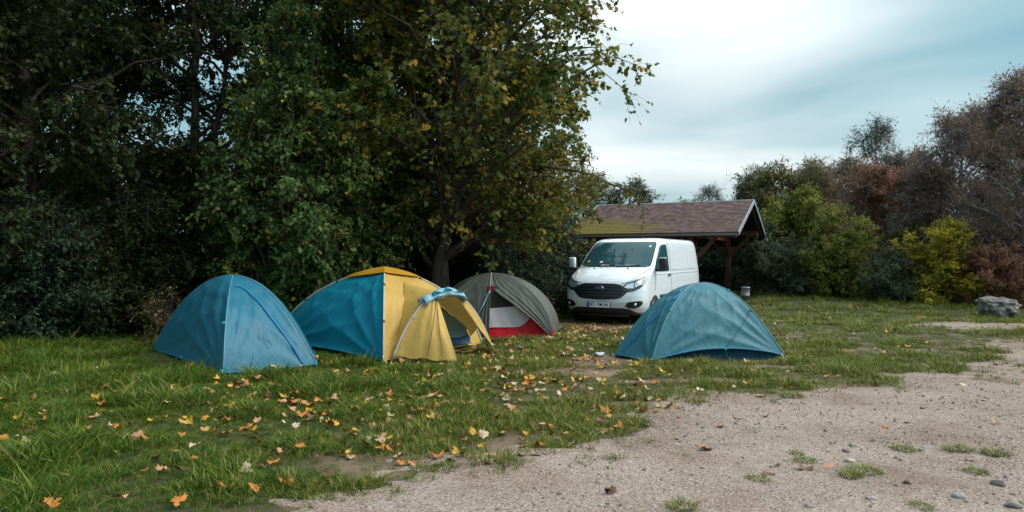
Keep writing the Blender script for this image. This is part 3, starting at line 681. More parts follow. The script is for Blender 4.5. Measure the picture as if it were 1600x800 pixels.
for px, d, m_, lmk, rz, sc, lab in ((1172, 35.0, 0, 'sage', .5, 1.12, 'grey green tree right above the shelter gable'), (1222, 34.0, 0, 'willow', 1.7, 1.2, 'yellowish tree above the tall yellow green bush'), (1272, 36.0, 1, 'brown', 2.6, 1.12, 'thin brownish tree between the yellowish and the russet trees'), (1318, 37.0, 0, 'sage', 3.9, 1.3, 'grey green tree behind the bright green bush'), (1420, 34.0, 1, 'brown', 4.7, 1.15, 'dusky tree behind the russet trees'), (1068, 44.0, 0, 'sage', 5.5, 1.0, 'far low tree behind the roof ridge')):
    plant('row_tree', lab, 'tree', px, d, (m_olive, m_rus)[m_], LM[lmk], M_BARK_GREY, rz, sc, G)
m_far = PM('far_bush', 83, 3.6, 2.6, .05, 40, 360, 2600, 11000, .11, OVAL, .02, shrub=True, twig=.45)
for i, (px, d, lmk, lab) in enumerate([(1040, 40, 'sage', 'far grey green thicket behind the shelter roof'), (1150, 42, 'green', 'far green thicket right behind the gable'), (1240, 41, 'russet', 'far russet thicket above the hedge'), (1390, 38, 'russet', 'far brownish thicket below the slender tree'), (1500, 34, 'brown', 'far dusky thicket between the autumn trees'), (940, 38, 'willow', 'far olive thicket left of the shelter')]):
    plant('far_thicket', lab, 'bush', px, d, m_far, LM[lmk], M_BARK, i*1.3, 1.0, 'thickets in the distance')

# ------------------------------------------------------------------ tents
def V3(p): return np.array(p, float)
class Seam:
    """curve from the apex down to a foot; k = bulge (0 straight, 1 quarter ellipse)"""
    def __init__(s, apex, foot, k=.8, p=1.0): s.a, s.f, s.k, s.p = V3(apex), V3(foot), k, p
    def __call__(s, t):
        t = np.asarray(t, float)
        if s.k < 0:                      # parabola: rounded crown, straight flanks
            r, h = -2*s.k*t*(1-t)+t*t, 1-t*t
            xy = s.a[:2]+(s.f[:2]-s.a[:2])*r[..., None]; return np.concatenate([xy, (s.f[2]+(s.a[2]-s.f[2])*h)[..., None]], -1)
        r = (1-s.k)*t + s.k*np.sin(t*np.pi/2)**s.p; h = (1-s.k)*(1-t) + s.k*np.cos(t*np.pi/2)
        xy = s.a[:2]+(s.f[:2]-s.a[:2])*r[..., None]; z = s.f[2]+(s.a[2]-s.f[2])*h
        return np.concatenate([xy, z[..., None]], -1)
class Panel:
    """cloth between two seams; sag>0 pulls the middle in. t runs apex->hem, u from seam a to seam b"""
    def __init__(s, a, b, sag=.05, seed=0, wr=.012, lift=0.0, t1=1.0, t0=0.0, hem_in=0.0, centre=None):
        s.a, s.b, s.sag, s.seed, s.wr, s.lift, s.t0, s.t1, s.hem_in = a, b, sag, seed, wr, lift, t0, t1, hem_in
        pa, pb = a(np.array(.6)), b(np.array(.6)); n = np.cross(b(np.array(1.))-a.a, a(np.array(1.))-a.a); s.n = n/np.linalg.norm(n)
        c = .5*(a.f+b.f); 
        if np.dot(s.n[:2], c[:2]-a.a[:2]) < 0: s.n = -s.n
    def S(s, u, t, off=0.0):
        u = np.asarray(u, float); t = np.asarray(t, float); u, t = np.broadcast_arrays(u, t)
        tt = s.t0+(s.t1-s.t0)*t
        A, B = s.a(tt), s.b(tt)
        P = A+(B-A)*u[..., None]
        bow = 4*u*(1-u)
        d = -s.sag*bow*np.sin(np.pi*np.clip(tt, 0, 1))**.8
        # wrinkles: tension folds fanning from the feet, cross folds near the top
        q = s.seed
        ang = np.arctan2(1.02-t, u+.02); angb = np.arctan2(1.02-t, 1.02-u)
        ra = np.hypot(u, 1-t); rb = np.hypot(1-u, 1-t)
        rid = lambda a_: 1-2*np.abs(np.sin(a_))**.7
        w = rid(ang*9+q+2.2*vnoise(u*3+q, t*3, 1))*np.exp(-ra*1.5)*np.minimum(1, ra*4) + rid(angb*8+q*2.1+2*vnoise(u*3, t*3+q, 2))*np.exp(-rb*1.5)*np.minimum(1, rb*4)
        w = w + .45*np.sin(t*34+5*vnoise(u*2.3+q, t*2, 4))*np.exp(-((t-.3)/.2)**2)
        w = w + .6*(fbm(u*5+q, t*5+q*3, 6, 3)-.5) + .4*rid(2.5*fbm(u*6+2*t+q, t*2.5-u*2, 8, 2)*3.14)*np.sin(np.pi*t)
        edge = np.minimum(1, 9*np.minimum(u, 1-u))*np.minimum(1, 2.2*t)**1.5
        d = d + 1.8*s.wr*w*edge + off
        P = P + d[..., None]*s.n
        P[..., 2] += s.lift*bow*t**6
        return P
    def mesh(s, name, mat, parent, nu=40, nt=44, u0=0.0, u1=1.0, thick=.0):
        U, T = np.meshgrid(np.linspace(u0, u1, nu), np.linspace(0, 1, nt)); P = s.S(U, T).reshape(-1, 3)
        i = np.arange(nu-1)[None, :]+nu*np.arange(nt-1)[:, None]; F = np.stack([i, i+1, i+1+nu, i+nu], -1).reshape(-1, 4)
        return link(name, np_mesh(name, P, F), mat, parent, smooth=True)
    def strip(s, name, mat, parent, path, w=.02, off=.012, n=40):
        path = np.array(path, float); q = np.linspace(0, len(path)-1, n); k = np.minimum(q.astype(int), len(path)-2); f = (q-k)[:, None]
        # smooth by catmull-rom
        p0 = path[np.maximum(k-1, 0)]; p1 = path[k]; p2 = path[k+1]; p3 = path[np.minimum(k+2, len(path)-1)]
        c = .5*((2*p1)+(-p0+p2)*f+(2*p0-5*p1+4*p2-p3)*f**2+(-p0+3*p1-3*p2+p3)*f**3)
        C = s.S(np.clip(c[:, 0], 0, 1), np.clip(c[:, 1], 0, 1), off)
        T = np.gradient(C, axis=0); Sd = norm(np.cross(T, s.n[None])); W = np.full((n, 1), w); W[0] *= .3
        rows = [C-Sd*W-s.n*off*1.3, C-Sd*W*.9, C+s.n*off*.5, C+Sd*W*.9, C+Sd*W-s.n*off*1.3]
        Vv = np.stack(rows, 1).reshape(-1, 3); i = np.arange(n-1)[:, None]*5+np.arange(4)[None, :]
        F = np.stack([i, i+1, i+6, i+5], -1).reshape(-1, 4)
        return link(name, np_mesh(name, Vv, F), mat, parent, smooth=True)
def seam_tube(name, seam, mat, parent, rad=.008, t0=0, t1=1, off=0.0, n=22):
    P = seam(np.linspace(t0, t1, n)); c = P[:, :2]-seam.a[:2]; 
    if off: P = P+np.concatenate([c/np.maximum(.05, np.linalg.norm(c, axis=1, keepdims=True))*off*.6, np.full((n, 1), off*.6)], 1)
    return MB().tube(P, rad, 7).build(name, mat, parent, True)
def hem_tube(name, panel, mat, parent, rad=.009, t=.997, n=24, u0=0, u1=1):
    return MB().tube(panel.S(np.linspace(u0, u1, n), np.full(n, t), .004), rad, 6).build(name, mat, parent, True)
def peg(parent, p, mat, h=.09):
    x, y, z = p
    return MB().tube([(x, y, -.05), (x+.01, y-.01, .02), (x, y-.015, h)], [.006, .007, .009], 6).build('tent_peg', mat, parent, True)
M_TBLUE = fabric('tent_steel_blue', (.020, .130, .195), .40)
M_TBLUE_D = fabric('tent_blue_trim', (.02, .16, .30), .42, var=.08)
M_TEAL = fabric('tent_teal', (.006, .17, .25), .5, .10)
M_YEL = fabric('tent_ochre', (.45, .29, .075), .5, .14)
M_YELCAP = fabric('tent_ochre_cap', (.38, .20, .014), .55, .1)
M_GREYF = fabric('tent_grey', (.092, .097, .088), .45, .12)
M_RED = fabric('tent_red', (.62, .010, .022), .42, .08)
M_WHITEF = fabric('tent_white', (.62, .58, .60), .6, .25)
M_MESH = fabric('tent_mesh_dark', (.035, .03, .028), .8, .1)
M_SLATE = fabric('tent_slate', (.16, .20, .21), .5, .15)
M_TEAL4 = fabric('tent_grey_teal', (.038, .145, .19), .48)
M_SILVER = fabric('tent_silver_lining', (.20, .36, .42), .4, .1)
M_MARK = plain('door_mark_blue', (.024, .10, .155), .5)
M_NAVY = fabric('tent_navy_tub', (.008, .05, .10), .5, 0)
M_POLE = plain('pole_grey', (.34, .33, .31), .45)
M_POLE_D = plain('pole_dark', (.05, .05, .055), .5)
M_CYAN = plain('toggle_turquoise', (.03, .42, .48), .4)
M_CORD = plain('cord_black', (.03, .03, .03), .7)
M_SEAM = plain('seam_tape_blue', (.06, .21, .30), .5)
M_LTBLUE = plain('cord_light_blue', (.12, .32, .42), .6)

# --- leftmost: steel blue dome
t1 = empty('dome_tent', (-4.35, 10.6, 0), label='steel blue dome tent at the far left on long grass', cat='tent', group='dome tents pitched on the grass')
inv = Matrix.Translation((4.35, -10.6, 0))
def rehome(root):
    """children were built in world coordinates: keep them there"""
    m = Matrix.Translation(root.location).inverted()
    for c in root.children: c.matrix_parent_inverse = m
A = (-4.33, 10.6, 1.30)
feet = {'F': (-3.86, 9.13, .03), 'R': (-2.83, 9.9, .02), 'BR': (-3.3, 11.35, .02), 'BK': (-4.7, 12.5, .02), 'L': (-6.1, 11.6, .02), 'FL': (-5.05, 10.15, .06)}
sm = {k: Seam(A, v, {'F': .72, 'R': -.52, 'L': -.52, 'FL': .62}.get(k, -.5)) for k, v in feet.items()}
sides = [('F', 'R', .01), ('R', 'BR', .02), ('BR', 'BK', .02), ('BK', 'L', .02), ('L', 'F', -.05)]
pn = {}
for i, (a, b, sg) in enumerate(sides):
    p = Panel(sm[a], sm[b], sg, seed=1.7*i+.4, wr=.016 if a == 'L' else .011); pn[a+b] = p
    p.mesh('fly_panel', M_TBLUE, t1); hem_tube('hem_tape', p, M_TBLUE_D, t1)
for k in ('F', 'R', 'L'): seam_tube('pole_seam', sm[k], M_SEAM, t1, .009, off=.004)
pn['FR'].strip('zip_flap', M_TBLUE_D, t1, [(.20, .25), (.34, .27), (.50, .33), (.63, .46), (.72, .64), (.80, .83), (.86, .985)], .020, .016)
for i, (u_, ta, tb) in enumerate(((.43, .77, .80), (.47, .73, .81), (.50, .79, .87), (.53, .75, .83), (.56, .80, .85))):
    pn['FR'].strip('door_mark', M_MARK, t1, [(u_, ta), (u_+.012*(-1)**i, .5*(ta+tb)), (u_+.02, tb)], .005, .004, 10)
for k in ('F', 'R'): peg(t1, (feet[k][0], feet[k][1]-.03, 0), M_CYAN)
q = pn['LF'].S(.45, .97); peg(t1, (q[0], q[1]-.03, 0), M_CYAN, .07)
q = sm['F'](np.array(.62)); MB().box(q+V3((-.02, -.02, 0)), (.035, .03, .03)).build('toggle', M_CYAN, t1)
rehome(t1)
KEEP_OUT.append([feet[k][:2] for k in ('F', 'R', 'BR', 'BK', 'L')])

# --- teal and ochre tent with an open vestibule
t2 = empty('vestibule_tent', (-2.3, 12.0, 0), label='teal and ochre dome tent with an open vestibule', cat='tent', group='dome tents pitched on the grass')
A = (-2.24, 12.0, 1.37)
feet2 = {'F': (-1.92, 10.2, .03), 'R': (-.55, 12.3, .02), 'B': (-2.7, 14.2, .02), 'L': (-4.35, 12.55, .02)}
sm2 = {k: Seam(A, v, {'F': .84, 'L': .70, 'R': .74}.get(k, .8)) for k, v in feet2.items()}
P_LF = Panel(sm2['L'], sm2['F'], .03, 2.2, .02, lift=.03); P_FR = Panel(sm2['F'], sm2['R'], .02, 5.1, .018, lift=.02)
P_RB = Panel(sm2['R'], sm2['B'], .04, 3.1, .015); P_BL = Panel(sm2['B'], sm2['L'], .04, 7.1, .015)
P_LF.mesh('fly_panel', M_TEAL, t2, 56, 60); P_BL.mesh('fly_panel', M_TEAL, t2)
P_FR.mesh('fly_panel', M_YEL, t2, 56, 60); P_RB.mesh('fly_panel', M_YEL, t2)
for k in ('L', 'F', 'R', 'B'):
    seam_tube('pole_sleeve', sm2[k], M_POLE, t2, .017 if k != 'F' else .012, .1, 1, off=.012, n=30)
for k, ts_ in (('L', (.3, .55, .75)), ('R', (.25, .5)), ('F', (.35, .7))):
    for t in ts_:
        a, b = sm2[k](np.array(t)), sm2[k](np.array(t+.015)); d_ = (a[:2]-V3(A)[:2]); d_ = d_/np.linalg.norm(d_)*.012
        o3 = V3((d_[0], d_[1], .012)); MB().tube([a+o3, b+o3], .023, 8).build('pole_clip', M_POLE_D, t2)
# top cap: a small four cornered ochre fly
CA = Seam(V3(A)+V3((0, 0, .045)), (0, 0, 0))
cap_c = []
for k in ('F', 'R', 'B', 'L'):
    s_ = Seam(V3(A)+V3((0, 0, .05)), sm2[k](np.array(.26 if k in 'LR' else .17))+V3((0, 0, .035)), .35); cap_c.append(s_)
cap = MB()
for i in range(4):
    p = Panel(cap_c[i], cap_c[(i+1) % 4], .015, i, .003)
    U, T = np.meshgrid(np.linspace(0, 1, 12), np.linspace(0, 1, 12)); P = p.S(U, T).reshape(-1, 3)
    ii = np.arange(11)[None, :]+12*np.arange(11)[:, None]; cap.add(P, np.stack([ii, ii+1, ii+13, ii+12], -1).reshape(-1, 4))
cap.build('top_cap', M_YELCAP, t2, True)
peg(t2, (feet2['F'][0], feet2['F'][1]-.03, 0), M_POLE, .12)
# vestibule hoop, roof and flaps
HA, HB, HT = V3((-1.80, 10.28, .03)), V3((-.33, 11.5, .03)), V3((-1.02, 10.80, 1.0))
def hoop(s):
    s = np.asarray(s, float); ang = np.pi*s; base = HA+(HB-HA)*(.75*s+.25*(1-np.cos(ang))/2)[..., None]
    base = base.copy(); base[..., 2] = .03+.99*np.maximum(np.sin(ang), 0)**.92; 
    return base
MB().tube(hoop(np.linspace(0, 1, 34)), .017, 8).build('hoop_pole', M_POLE, t2, True)
def surf(name, mat, fn, nu=30, nv=24, parent=None):
    U, T = np.meshgrid(np.linspace(0, 1, nu), np.linspace(0, 1, nv)); P = fn(U, T).reshape(-1, 3)
    i = np.arange(nu-1)[None, :]+nu*np.arange(nv-1)[:, None]; F = np.stack([i, i+1, i+1+nu, i+nu], -1).reshape(-1, 4)
    return link(name, np_mesh(name, P, F), mat, parent, smooth=True)
def wr(u, v, a, q): return a*(1.2*(fbm(u*5+q, v*4, 3, 3)-.5)+.7*np.sin(u*22+6*vnoise(v*2+q, u*2, 5))*.5)
def vroof(u, v):
    h = hoop(.16+.70*u); uu = .10+.80*u
    back = P_FR.S(uu, .30+.62*np.abs(2*u-1)**1.7, .01)
    P = h+(back-h)*v[..., None]; P[..., 2] += -.05*np.sin(np.pi*v)*np.sin(np.pi*u)+wr(u, v, .02, 2.); return P
surf('vestibule_roof', M_YEL, vroof, 40, 26, t2)
V1 = V3((-.80, 10.16, .02))
def lflap(u, v):                                  # from the hoop's near leg out to the free corner on the ground
    h = hoop(.015+.40*v)                            # up along the hoop
    ground = HA+(V1-HA)*1.0
    topc = hoop(np.array(.42)); edge = V1[None]*((1-v)**1.35)[..., None]+topc*(1-(1-v)**1.35)[..., None]
    P = h+(edge-h)*u[..., None]
    bulge = .07*np.sin(np.pi*u)*np.sin(np.pi*np.clip(v, 0, 1))
    P[..., 0] += bulge*.5; P[..., 1] -= bulge+wr(u, v, .028, 7.)*np.sin(np.pi*np.clip(u, 0, 1))**.4; P[..., 2] += .012*np.sin(u*17)*(v < .05)
    return P
surf('door_flap', M_YEL, lflap, 44, 34, t2)
V2 = V3((-.26, 11.18, .02))
def rflap(u, v):
    h = hoop(.985-.36*v); topc = hoop(np.array(.60)); edge = V2[None]*((1-v)**1.2)[..., None]+topc*(1-(1-v)**1.2)[..., None]
    P = h+(edge-h)*u[..., None]; P[..., 0] += .03*np.sin(np.pi*u)*np.sin(np.pi*v)+wr(u, v, .02, 4.); return P
surf('door_flap', M_YEL, rflap, 24, 30, t2)
# the door rolled over the top of the hoop
def rolled(u, v):
    h = hoop(.30+.37*u); a = 2*np.pi*v; rr_ = .058*(1+.6*(fbm(u*6, v*2, 14, 2)-.5)*2)+.007*np.sin(u*23)
    d = norm(HB-HA); nrm = np.array([d[1], -d[0], 0])
    P = h + nrm*(rr_*np.cos(a)*1.6+.03)[..., None]; P[..., 2] += rr_*np.sin(a)*1.1+.02-.05*np.sin(np.pi*u)*np.maximum(0, np.cos(a)); return P
surf('rolled_door', M_SILVER, rolled, 44, 18, t2)
def tail(u, v):
    s0 = hoop(np.array(.33)); P = np.zeros(u.shape+(3,)); P[..., 0] = s0[0]-.17*u+.04; P[..., 1] = s0[1]-.05+.05*v+.03*np.sin(u*9); P[..., 2] = s0[2]+.02+.05*u-.14*v*(1-.35*u)+.025*np.sin(u*13+v*3); return P
surf('rolled_door_end', M_SILVER, tail, 22, 14, t2)
def trim(u, v):
    h = hoop(.37+.25*u); d = norm(HB-HA); nrm = np.array([d[1], -d[0], 0]); P = h+nrm*(.02+.09*np.sin(np.pi*v*.9))[..., None]; P[..., 2] += .055-.03*v+.02*np.sin(u*15); return P
surf('rolled_door_lining', M_TEAL, trim, 30, 10, t2)
# inner tent door seen in the vestibule: set in front of the body panel
def roof_t(uu): return .36+.60*np.abs(2*(uu-.10)/.80-1)**1.7      # where the vestibule roof meets the body
def inner(u0, u1, ta, tb, off):
    def f(u, v):
        uu = u0+(u1-u0)*u; lo = np.maximum(ta, np.minimum(roof_t(uu), tb)); return P_FR.S(uu, lo+(tb-lo)*v, off)
    return f
surf('inner_door', M_TEAL, inner(.20, .58, .34, .99, .015), 24, 24, t2)
surf('inner_door', M_SLATE, inner(.56, .88, .30, .95, .03), 24, 24, t2)
surf('groundsheet_edge', M_NAVY, inner(.22, .86, .90, 1.0, .05), 24, 6, t2)
def droopd(u, v):
    P = P_FR.S(.42+.44*u, .82+.10*v-.15*np.sin(np.pi*np.clip(u*.9+.05, 0, 1))*(1-v), .055); return P
surf('inner_door_lining', M_SILVER, droopd, 24, 10, t2)
c1, c2 = P_FR.S(.56, .45, .04), P_FR.S(.83, .93, .06); MB().tube([c1, .5*(c1+c2)+V3((.01, -.02, 0)), c2], .008, 6).build('zip', M_POLE, t2, True)
def flap_pt(u, v): return lflap(np.array([u]), np.array([v]))[0]
for u_, du in ((.62, .10), (.78, .02)):
    MB().tube([flap_pt(.9, .9)+V3((0, -.02, 0)), flap_pt(u_, .45)+V3((0, -.035, 0)), flap_pt(u_-du, .03)+V3((0, -.03, 0))], .004, 5).build('cord', M_CORD, t2)
MB().tube([hoop(np.array(.22))+V3((.0, -.03, -.02)), hoop(np.array(.22))+V3((.02, -.05, -.14)), hoop(np.array(.22))+V3((.0, -.05, -.24))], .008, 6).build('webbing_loop', M_LTBLUE, t2)
MB().tube([hoop(np.array(.93))+V3((-.02, -.03, .02)), hoop(np.array(.95))+V3((-.03, -.06, -.1)), hoop(np.array(.95))+V3((.01, -.05, -.2))], .007, 6).build('webbing_loop', M_CORD, t2)
rehome(t2)
KEEP_OUT.append([feet2[k][:2] for k in ('F', 'R', 'B', 'L')])

# --- grey tent with red floor
t3 = empty('trekking_tent', (-.4, 14.0, 0), label='grey trekking tent with red floor and open door', cat='tent', group='dome tents pitched on the grass')
A = (-.42, 14.05, 1.26)
feet3 = {'F': (-.46, 13.1, .02), 'R': (.80, 13.25, .05), 'R2': (1.0, 14.3, .05), 'B': (-.2, 15.2, .02), 'L': (-1.75, 14.6, .02), 'L2': (-1.5, 13.75, .03)}
sm3 = {k: Seam(A, v, {'R': .86, 'R2': .95, 'L': .9, 'L2': .86, 'F': .55}.get(k, .85)) for k, v in feet3.items()}
for a, b, q in (('R', 'R2', 1), ('R2', 'B', 2), ('B', 'L', 3), ('L', 'L2', 4), ('L2', 'F', 5)):
    p = Panel(sm3[a], sm3[b], .0, q*1.3, .010); p.mesh('fly_panel', M_GREYF, t3, 34, 40)
seam_tube('pole_seam', sm3['F'], M_POLE, t3, .010, 0, .5, off=.004)
# door side: cloth gathered to the upper right of a diagonal from the peak to the right foot
P3 = Panel(sm3['F'], sm3['R'], .0, 9.3, .006)
def gath(u, v):
    tt = .03+.96*v
    ulo = np.interp(tt, [0, .30, .42, .6, .8, .99], [0, 0, .16, .45, .72, .93]); uu = ulo+(1-ulo)*u
    P = P3.S(uu, tt, 0); P = P + P3.n*(.014*np.sin((uu-ulo)/(1.001-ulo)*34)*np.exp(-3*u)*np.minimum(1, 6*v))[..., None]; return P
surf('fly_panel', M_GREYF, gath, 60, 60, t3)
edge = gath(np.zeros(30), np.linspace(.3, 1, 30)); MB().tube(edge+P3.n*.006, .012, 6).build('door_hem', M_POLE_D, t3, True)
# the left half of the door, tied back in folds along the pole
def tied(u, v):
    tt = .42+.57*v; w_ = .05+.20*v**.8
    P = sm3['F'](tt) + V3((0, -.03, 0)); P = P + np.stack([-w_*u+.02, -.02-.03*np.sin(u*15+v*3)-.02*u+.10*v*u, -.015*u], -1); return P
surf('tied_door', M_GREYF, tied, 40, 30, t3)
MB().tube([sm3['F'](np.array(.40))+V3((0, -.05, 0)), sm3['F'](np.array(.58))+V3((-.10, -.08, 0)), sm3['F'](np.array(.78))+V3((-.25, -.03, 0))], .009, 6).build('zip', M_LTBLUE, t3, True)
MB().box(sm3['F'](np.array(.36))+V3((0, -.03, 0)), (.045, .04, .07)).build('door_clip', M_RED, t3)
# inner tent behind the opening
IA, IB = V3((-.50, 13.42, 0)), V3((.92, 13.55, 0))
def ip(x, z, o_=0.0): b_ = IA+(IB-IA)*x; return V3((b_[0], b_[1]-o_+.32*z*0.55, z))
def inner3(x0, x1, zlo, zhi, off):
    def f(u, v):
        x = x0+(x1-x0)*u; lo, hi = zlo(x), zhi(x); z = lo+(hi-lo)*v
        b_ = IA[None]+(IB-IA)[None]*x[..., None].reshape(-1, 1) if False else (IA+(IB-IA)*x[..., None])
        P = b_.copy(); P[..., 1] += .17*z-off+.012*np.sin(x*30+z*9)*.5; P[..., 2] = z; return P
    return f
c0 = lambda z: (lambda x: np.full_like(x, z))
surf('inner_mesh', M_MESH, inner3(0, .84, c0(.2), lambda x: 1.0-.75*np.maximum(0, x-.12), 0), 20, 20, t3)
surf('floor_tub', M_RED, inner3(0, .86, c0(.0), lambda x: .20+.30*sstep(.42, .62, x)*(1-.4*x), .02), 40, 8, t3)
surf('inner_door', M_WHITEF, inner3(.0, .62, lambda x: .20+.22*np.clip((x-.40)/.22, 0, 1)**2.2, lambda x: .56+.10*x-.30*np.clip((x-.50)/.13, 0, 1)**2, .032), 40, 14, t3)
zp = [(x, .20+.22*max(0, (x-.40)/.22)**2.2) for x in np.linspace(0, .62, 20)]
MB().tube([ip(x, z)+V3((0, -.045, 0)) for x, z in zp], .008, 6).build('inner_zip', M_WHITEF, t3, True)
MB().bar((.76, 13.2, .02), (.80, 13.22, .16), .04, .03).build('corner_patch', M_RED, t3)
q = sm3['R2'](np.array(.62)); MB().box(q+V3((.01, -.01, 0)), (.03, .03, .04)).build('toggle', M_RED, t3)
rehome(t3)
KEEP_OUT.append([feet3[k][:2] for k in ('F', 'R', 'R2', 'B', 'L', 'L2')])
g = MB().tube([(1.05, 13.45, .28), (1.35, 13.6, .17), (1.72, 13.85, .01)], .004, 5).build('guy_line', plain('cord_red', (.35, .06, .06), .6))
tag(g, 'thin red guy line running from the grey tent towards the van', 'rope')

# --- right: grey teal tent in front of the van
t4 = empty('dome_tent', (3.1, 11.1, 0), label='grey teal dome tent in front of the white van', cat='tent', group='dome tents pitched on the grass')
A = (3.12, 11.2, 1.165)
feet4 = {'T': (1.62, 10.85, .03), 'F': (2.09, 10.2, .03), 'R': (4.20, 10.55, .06), 'R2': (4.35, 12.1, .04), 'B': (2.2, 12.2, .03)}
sm4 = {'T': Seam(A, feet4['T'], -.54), 'F': Seam(A, feet4['F'], -.62), 'R': Seam(A, feet4['R'], -.5), 'R2': Seam(A, feet4['R2'], -.5), 'B': Seam(A, feet4['B'], -.55)}
P_TF = Panel(sm4['T'], sm4['F'], .0, 1.1, .014, lift=.0); P_4 = Panel(sm4['F'], sm4['R'], -.05, 2.9, .012, lift=.15)
P_TF.mesh('fly_panel', M_TEAL4, t4); P_4.mesh('fly_panel', M_TEAL4, t4, 64, 56)
for a, b, q in (('R', 'R2', 6.1), ('R2', 'B', 7.3), ('B', 'T', 8.8)): Panel(sm4[a], sm4[b], .0, q, .01, lift=.05).mesh('fly_panel', M_TEAL4, t4)
for p in (P_TF, P_4): hem_tube('hem_tape', p, M_TBLUE_D, t4, .012)
seam_tube('pole_seam', sm4['F'], plain('seam_tape_teal', (.075, .215, .27), .5), t4, .008, .15, 1, off=.004); seam_tube('pole_seam', sm4['R'], M_SEAM, t4, .009, off=.005)
P_TF.strip('zip_flap', M_TBLUE_D, t4, [(.66, .30), (.80, .36), (.82, .45), (.66, .60), (.42, .78), (.15, .96)], .022, .016)
for sname, t in (('F', .60), ('R', .33), ('R', .62)):
    MB().box(sm4[sname](np.array(t))+V3((.0, -.02, .01)), (.028, .028, .028)).build('toggle', M_CYAN, t4)
q = P_4.S(.55, .99); MB().box(q+V3((0, -.02, -.01)), (.028, .028, .03)).build('toggle', M_CYAN, t4)
MB().tube([q, q+V3((.03, .02, -.09)), (q[0]+.07, q[1]+.03, 0)], .006, 5).build('guy_loop', M_TBLUE_D, t4)
peg(t4, (feet4['F'][0]-.02, feet4['F'][1]-.05, 0), M_CYAN, .08); peg(t4, (feet4['T'][0]-.02, feet4['T'][1]-.03, 0), M_CYAN, .06)
# crease from the hem toggle up to the pole toggle
P_4.strip('tension_seam', M_TEAL4, t4, [(.56, .985), (.68, .86), (.82, .74), (.97, .62)], .008, .012, 24)
# inner tub standing under the raised hem
it = [V3((2.25, 10.42, 0)), V3((4.18, 10.58, 0)), V3((4.3, 12.0, 0)), V3((2.3, 12.0, 0))]
tub = MB()
for i in range(4):
    a, b = it[i], it[(i+1) % 4]; n_ = 14
    Vv = []; 
    for j in range(n_):
        f = j/(n_-1); p = a+(b-a)*f; Vv += [p, p+V3((0, 0, .17+.02*math.sin(f*9)))+(V3((3.2, 11.2, 0))-p)*.03]
    tub.add(Vv, [(2*j, 2*j+2, 2*j+3, 2*j+1) for j in range(n_-1)])
tub.build('inner_tub', M_NAVY, t4)
inn = MB()
for i in range(4):
    a, b = it[i]+V3((0, 0, .16)), it[(i+1) % 4]+V3((0, 0, .16)); top_ = V3((3.12, 11.2, 1.05)); inn.add([a, b, top_], [(0, 1, 2)])
inn.build('inner_canopy', M_SLATE, t4)
MB().bar((4.14, 10.50, .10), (4.20, 10.52, .0), .02, .02).build('corner_clip', M_WHITEF, t4)
rehome(t4)
KEEP_OUT.append([p[:2] for p in it])

# ------------------------------------------------------------------ shelter
M_WOOD = pmat('red_brown_timber', [(.3, (.085, .026, .017)), (.7, (.17, .052, .033))], 6, 7, .65, .3, 30, stretch=(4, 4, .5))
M_WOOD_D = pmat('dark_boards', [(.3, (.022, .016, .014)), (.7, (.05, .036, .03))], 6, 6, .8, .3, 30)
def shingle_mat():
    m, t, p, o = new_mat('roof_shingle')
    co = N(t, 'ShaderNodeTexCoord'); at = N(t, 'ShaderNodeAttribute', attribute_name='tint')
    rp = N(t, 'ShaderNodeValToRGB'); set_ramp(rp, [(0, (.082, .044, .042)), (.5, (.122, .068, .065)), (1, (.18, .108, .105))]); L(t, at.outputs['Fac'], rp.inputs[0])
    n = N(t, 'ShaderNodeTexNoise'); n.inputs['Scale'].default_value = 1.7; n.inputs['Detail'].default_value = 8; n.inputs['Roughness'].default_value = .68; L(t, co.outputs['Object'], n.inputs['Vector'])
    sp = N(t, 'ShaderNodeSeparateXYZ'); L(t, co.outputs['Object'], sp.inputs[0])
    # moss grows on the end under the trees, low on the slope
    far = N(t, 'ShaderNodeMapRange'); far.inputs[1].default_value = -1.5; far.inputs[2].default_value = -4.8; L(t, sp.outputs['X'], far.inputs[0])
    low = N(t, 'ShaderNodeMapRange'); low.inputs[1].default_value = -1.2; low.inputs[2].default_value = -3.3; L(t, sp.outputs['Y'], low.inputs[0])
    g = math_node(t, 'ADD', n.outputs['Fac'], math_node(t, 'MULTIPLY', math_node(t, 'MULTIPLY', far.outputs[0], low.outputs[0]), .52))
    mr = N(t, 'ShaderNodeMapRange'); mr.inputs[1].default_value = .60; mr.inputs[2].default_value = .80; L(t, g, mr.inputs[0])
    mx = N(t, 'ShaderNodeMix', data_type='RGBA'); L(t, mr.outputs[0], mx.inputs[0]); L(t, rp.outputs[0], mx.inputs[6]); mx.inputs[7].default_value = (.17, .125, .02, 1)
    n2 = N(t, 'ShaderNodeTexNoise'); n2.inputs['Scale'].default_value = 60; L(t, co.outputs['Object'], n2.inputs['Vector'])
    mu = N(t, 'ShaderNodeMix', data_type='RGBA', blend_type='MULTIPLY'); mu.inputs[0].default_value = .6; L(t, mx.outputs[2], mu.inputs[6]); L(t, n2.outputs['Color'], mu.inputs[7])
    L(t, mx.outputs[2], p.inputs['Base Color']); p.inputs['Roughness'].default_value = .75
    b = N(t, 'ShaderNodeBump'); b.inputs['Strength'].default_value = .4; b.inputs['Distance'].default_value = .01; L(t, n2.outputs['Fac'], b.inputs['Height']); L(t, b.outputs[0], p.inputs['Normal'])
    return m
M_SHINGLE = shingle_mat()
M_TRIM = plain('zinc_trim', (.27, .30, .33), .5, metal=.2, var=.25)
TH = R(27)
sh = empty('picnic_shelter', (8.57, 24.2, float(ground_z(8.57, 24.2))*0), -TH, label='open timber picnic shelter with red brown shingle roof behind the van', cat='shelter')
LEN, ZR, ZE, WF, WR = 5.8, 3.57, 2.34, 3.5, 4.3
sl = (ZR-ZE)/WF
